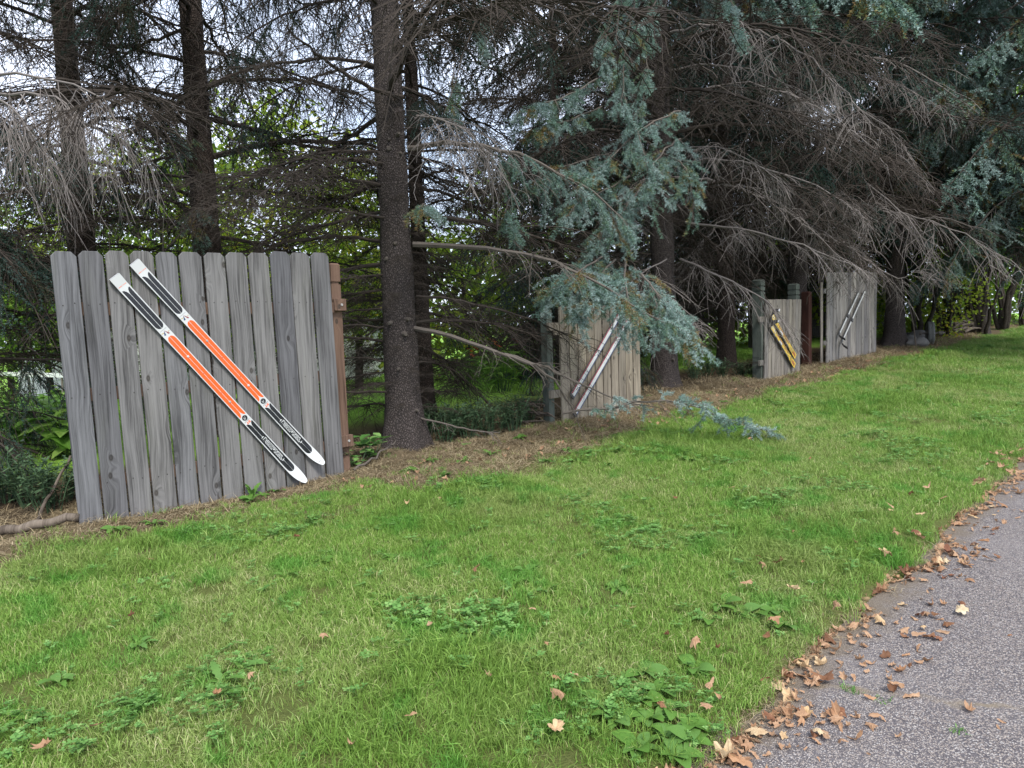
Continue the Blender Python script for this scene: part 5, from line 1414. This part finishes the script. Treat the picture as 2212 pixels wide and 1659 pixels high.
# ------------------------------------------------------------------ fallen leaves
def dry_leaf(rg, size):
    """lobed leaf, folded and curled; a few rings so that it can bend"""
    n = 24
    if rg.random() < .6:      # five-lobed, ragged
        lob = [.70 + .30 * abs(math.cos(2.5 * (2 * math.pi * i / n - math.pi))) ** 1.5 * (1 if abs(i - n / 2) > 3 else .5) for i in range(n)]
    else:                     # pointed oval, often torn
        lob = [(.42 + .58 * abs(math.cos(2 * math.pi * i / n)) ** 1.6) for i in range(n)]
        c0 = rg.randrange(n)
        if rg.random() < .6: lob = [l * (.45 if min((i - c0) % n, (c0 - i) % n) < 4 else 1) for i, l in enumerate(lob)]
    lob = [l * rg.uniform(.72, 1.18) for l in lob]
    cx, cy = rg.uniform(-4, 20), rg.uniform(6, 38); tw = rg.uniform(-1.3, 1.3)
    V = []
    for k in (0, .5, 1):
        for i in range(n):
            a = 2 * math.pi * i / n; r = size * k * (lob[i] if k == 1 else .5 * lob[i] + .3) * .55
            x, y = r * math.cos(a) * 1.2, r * math.sin(a)
            z = cx * x * x + cy * y * y * 1.2 + tw * x * y * 14 + rg.uniform(-1, 1) * size * .06 * k
            V.append((x, y * (1 - .25 * k * rg.random()), z))
    V = [(0, 0, 0)] + V[n:]
    F = [(0, 1 + i, 1 + (i + 1) % n) for i in range(n)] + [(1 + i, 1 + n + i, 1 + n + (i + 1) % n, 1 + (i + 1) % n) for i in range(n)]
    me = bpy.data.meshes.new('fallen_leaf'); me.from_pydata(V, [], F)
    return me
lrg = random.Random(9)
LEAF = {}
for key in ('leaf_tan', 'leaf_brown', 'leaf_pale'):
    LEAF[key] = []
    for i in range(7):
        me = dry_leaf(lrg, .047); me.materials.append(M[key]); me.update(); LEAF[key].append(me)
def put_leaf(p, k, label, group, lift=.006):
    key = lrg.choices(['leaf_tan', 'leaf_brown', 'leaf_pale'], [.62, .24, .14])[0]
    flip = lrg.random() < .4
    o = mesh_obj('fallen_leaf', lrg.choice(LEAF[key]), None, None, p + Vector((0, 0, lift * k + (.012 * k if flip else 0))), (lrg.gauss(0, .3) + (math.pi if flip else 0), lrg.gauss(0, .3), lrg.uniform(0, 6.28)), (k, k * lrg.uniform(.7, 1), k * lrg.uniform(.6, 1.4)))
    return tag(o, label, 'leaf', group)
n_leaf = 0
def edge_v(u): return -1.235 + .04 * math.sin(u * 3.1) + .05 * math.sin(u * 5.3 + 2) + .03 * math.sin(u * 13)
for i in range(120):     # drift along the grass edge
    u = 1.75 + 4.6 * lrg.random() ** 1.25; v = edge_v(u) + abs(lrg.gauss(0, .05)) + .01
    put_leaf(on_path(u, v), lrg.uniform(.75, 1.5), 'dry curled leaf in the drift where the grass meets the path', 'leaves drifted along the grass edge')
for i in range(64):      # a second windrow on the path
    u = 2.35 + 3.4 * lrg.random(); v = -.90 - .04 * (u - 3) + lrg.gauss(0, .06)
    put_leaf(on_path(u, v), lrg.uniform(.55, 1.25), 'dry tan leaf in the loose row of leaves out on the path', 'leaves in the row out on the path')
for (a, b, n, sp_) in ((1790, 1560, 16, .07), (1745, 1475, 10, .05), (1545, 1440, 1, .02), (2000, 1320, 6, .09)):
    c = spot(a, b); u0_, v0_ = UV(c.x, c.y)
    for i in range(n): put_leaf(on_path(u0_ + lrg.gauss(0, sp_), v0_ + lrg.gauss(0, sp_)), lrg.uniform(.7, 1.4), 'dry tan leaf in the small heap near the path crack', 'leaves heaped near the path crack', .012)
for i in range(36):
    u = lrg.uniform(2.0, 5.0); v = lrg.uniform(-1.1, .1)
    put_leaf(on_path(u, v), lrg.uniform(.35, .95), 'single dry leaf lying apart on the bare asphalt', 'leaves scattered over the asphalt')
for i in range(40):      # on the lawn near the path
    u = lrg.uniform(1.2, 6.5); v = edge_v(u) - abs(lrg.gauss(0, .32)) - .03
    g = GU(u, v); put_leaf(g, lrg.uniform(.7, 1.3), 'dry leaf caught in the grass near the path edge', 'leaves caught in the grass by the path', .045)
lawn_spots = [(640, 1175), (328, 1225), (285, 1353), (930, 1375), (890, 1575), (1150, 1335), (1060, 1490), (470, 1530), (215, 1600), (950, 1090), (880, 1105), (1460, 1090), (1580, 1070), (700, 1395), (540, 1480), (760, 1640), (1240, 1480), (1030, 1250), (100, 1650), (1180, 1420), (1750, 1000), (1820, 980), (1620, 960)]
for (a, b), lb_ in ordered(lawn_spots, [(0, 1130, 'far lawn'), (1130, 1400, 'middle lawn'), (1400, 2000, 'near lawn')], 'lone tan leaf, %s on the open %s'):
    put_leaf(spot(a, b), lrg.uniform(.7, 1.15), lb_, 'leaves on the open lawn', .055)
# beyond the near ones, the leaf litter reads as one mass
mbs = MB(); vv = []; ff = []
for i in range(1500):
    if i < 550:
        u = 6.3 + 14 * lrg.random(); v = edge_v(u) + lrg.gauss(.03, .10)
        p = on_path(u, v) if v > edge_v(u) else GU(u, v) + Vector((0, 0, .03))
    elif i < 1250: u = 1.6 + 5.6 * lrg.random() ** 1.3; v = edge_v(u) + abs(lrg.gauss(0, .14 if i < 750 else .045)); p = on_path(u, v)
    else: u = lrg.uniform(3, 20); v = lrg.uniform(-5.0, -4.3); p = GU(u, v) + Vector((0, 0, .02))
    k = lrg.uniform(.7, 1.4) if not (550 <= i < 1250) else lrg.uniform(.3, .8)
    me = LEAF['leaf_tan'][i % 7]; m_ = Matrix.Translation(p + Vector((0, 0, .006))) @ Euler((lrg.gauss(0, .35), lrg.gauss(0, .35), lrg.uniform(0, 6.28))).to_matrix().to_4x4() @ Matrix.Scale(k, 4)
    b = len(vv); vv += [tuple(m_ @ w.co) for w in me.vertices]; ff += [[b + q for q in pl.vertices] for pl in me.polygons]
me = bpy.data.meshes.new('leaf_litter'); me.from_pydata(vv, [], ff); me.update()
tag(mesh_obj('leaf_litter', me, None, M['leaf_tan']), 'crumbled dry leaf litter strewn farther up the path edge', 'leaf litter', None, 'stuff')
print('objects', len(bpy.data.objects))
